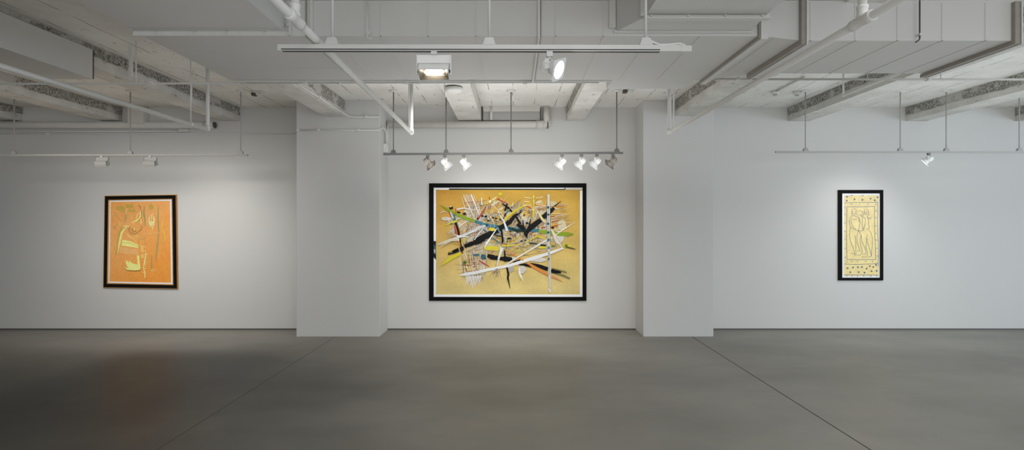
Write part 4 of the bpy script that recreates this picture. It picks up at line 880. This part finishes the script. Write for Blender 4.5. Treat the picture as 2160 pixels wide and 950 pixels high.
# ------------------------------------------------------------------ light
w = bpy.data.worlds.new('World'); bpy.context.scene.world = w; w.use_nodes = True
nt = w.node_tree; bg = nt.nodes['Background']
tc = N(nt, 'ShaderNodeTexCoord'); sp = N(nt, 'ShaderNodeSeparateXYZ'); nt.links.new(tc.outputs['Generated'], sp.inputs[0])
f = ramp(nt, math_(nt, 'ADD', math_(nt, 'MULTIPLY', sp.outputs[0], .5), .5), .2, .95, (.90, .87, .83, 1), (.88, .97, 1.12, 1))
nt.links.new(f, bg.inputs[0]); bg.inputs[1].default_value = .8
def area(name, loc, tgt, sx, sy, e, col, spread=180):
    l = bpy.data.lights.new(name, 'AREA'); l.shape = 'RECTANGLE'; l.size = sx; l.size_y = sy; l.energy = e; l.color = col; l.spread = R(spread)
    o = bpy.data.objects.new(name, l); C.objects.link(o); o.location = loc; o.rotation_euler = (Vector(tgt)-Vector(loc)).to_track_quat('-Z', 'Y').to_euler(); return o
area('window_light', (11.5, 1.5, 1.5), (2, 7, 1.2), 5, 2.4, 180, (.72, .85, 1))
area('room_fill', (1.5, -5.5, 1.6), (0, 8, 1.0), 9, 1.8, 200, (.97, .98, 1))  # general fill added behind the camera, no lamp there
area('up_fill', (-.2, 6.2, 1.72), (-.2, 6.2, 4), 3.0, 1.8, 28, (.97, .98, 1), 160)  # upward fills added to brighten ceiling and duct underside, without fixtures
area('up_fill', (5.4, 6.1, 1.72), (5.4, 6.1, 4), 4.2, 2.0, 20, (.86, .94, 1), 160)
area('up_fill', (-5.6, 6.1, 1.72), (-5.6, 6.1, 4), 4.0, 2.0, 6, (1, .90, .78), 160)
area('up_fill', (1.7, 3.2, 1.72), (1.7, 3.2, 4), 8.5, 2.2, 11, (.96, .98, 1), 130)
area('floor_fill', (3.2, 2.1, 3.3), (3.0, 3.2, 0), 8, 1.0, 62, (.95, .98, 1), 130)  # added fill that lifts the near floor, no fixture above
area('wall_fill', (-.08, 5.35, 2.8), (-.08, 8, .55), 1.9, .3, 10, (1, .99, .97), 80)  # fills added to brighten the lower wall, no lamps of their own
area('wall_fill', (-5.0, 5.35, 2.8), (-4.9, 8, 1.0), 3.0, .3, 13, (1, .98, .95), 80)
area('wall_fill', (5.6, 5.35, 2.8), (5.6, 8, .6), 3.4, .3, 6, (.84, .93, 1), 80)
# gallery spots on the tracks (beams)
for px, pw, k in ((938, 17, -.5), (978, 17, -.1), (1186, 17, .1), (1227, 17, .5)):
    x = XX(px, YT); beamlamp('spot_beam', (x, YT+.09, ztB(x)-.17), (-.09+k*.9, 8, 1.2), pw*.44, 130, (1, .965, .92))
beamlamp('spot_beam', (XX(1186, YT)-.05, YT+.05, 2.33), (px1, 7.76, 1.5), 26, 42, (1, .98, .96))  # extra beam added to brighten the left pillar's side
beamlamp('flood_beam', (XX(317, YT)+.5, YT-.1, 2.35), (-4.6, 8, 1.3), 15, 125, (1, .96, .9))
beamlamp('spot_beam', (XX(1959, YT)-.2, YT, 2.33), (5.0, 8, 1.2), 22, 115, (.97, .98, 1))

# ------------------------------------------------------------------ camera
cam = bpy.data.cameras.new('camera'); co = bpy.data.objects.new('camera', cam); C.objects.link(co)
co.location = (0, 0, EYE); co.rotation_euler = (R(90), 0, 0)
cam.sensor_fit = 'HORIZONTAL'; cam.sensor_width = 36; cam.lens = 36*F/2160
cam.shift_x = -(VX-1080)/2160; cam.shift_y = -(475-VY)/2160; cam.clip_start = .05; cam.clip_end = 200
sc = bpy.context.scene; sc.camera = co
sc.view_settings.view_transform = 'Standard'; sc.view_settings.look = 'None'; sc.view_settings.exposure = 0; sc.view_settings.gamma = 1
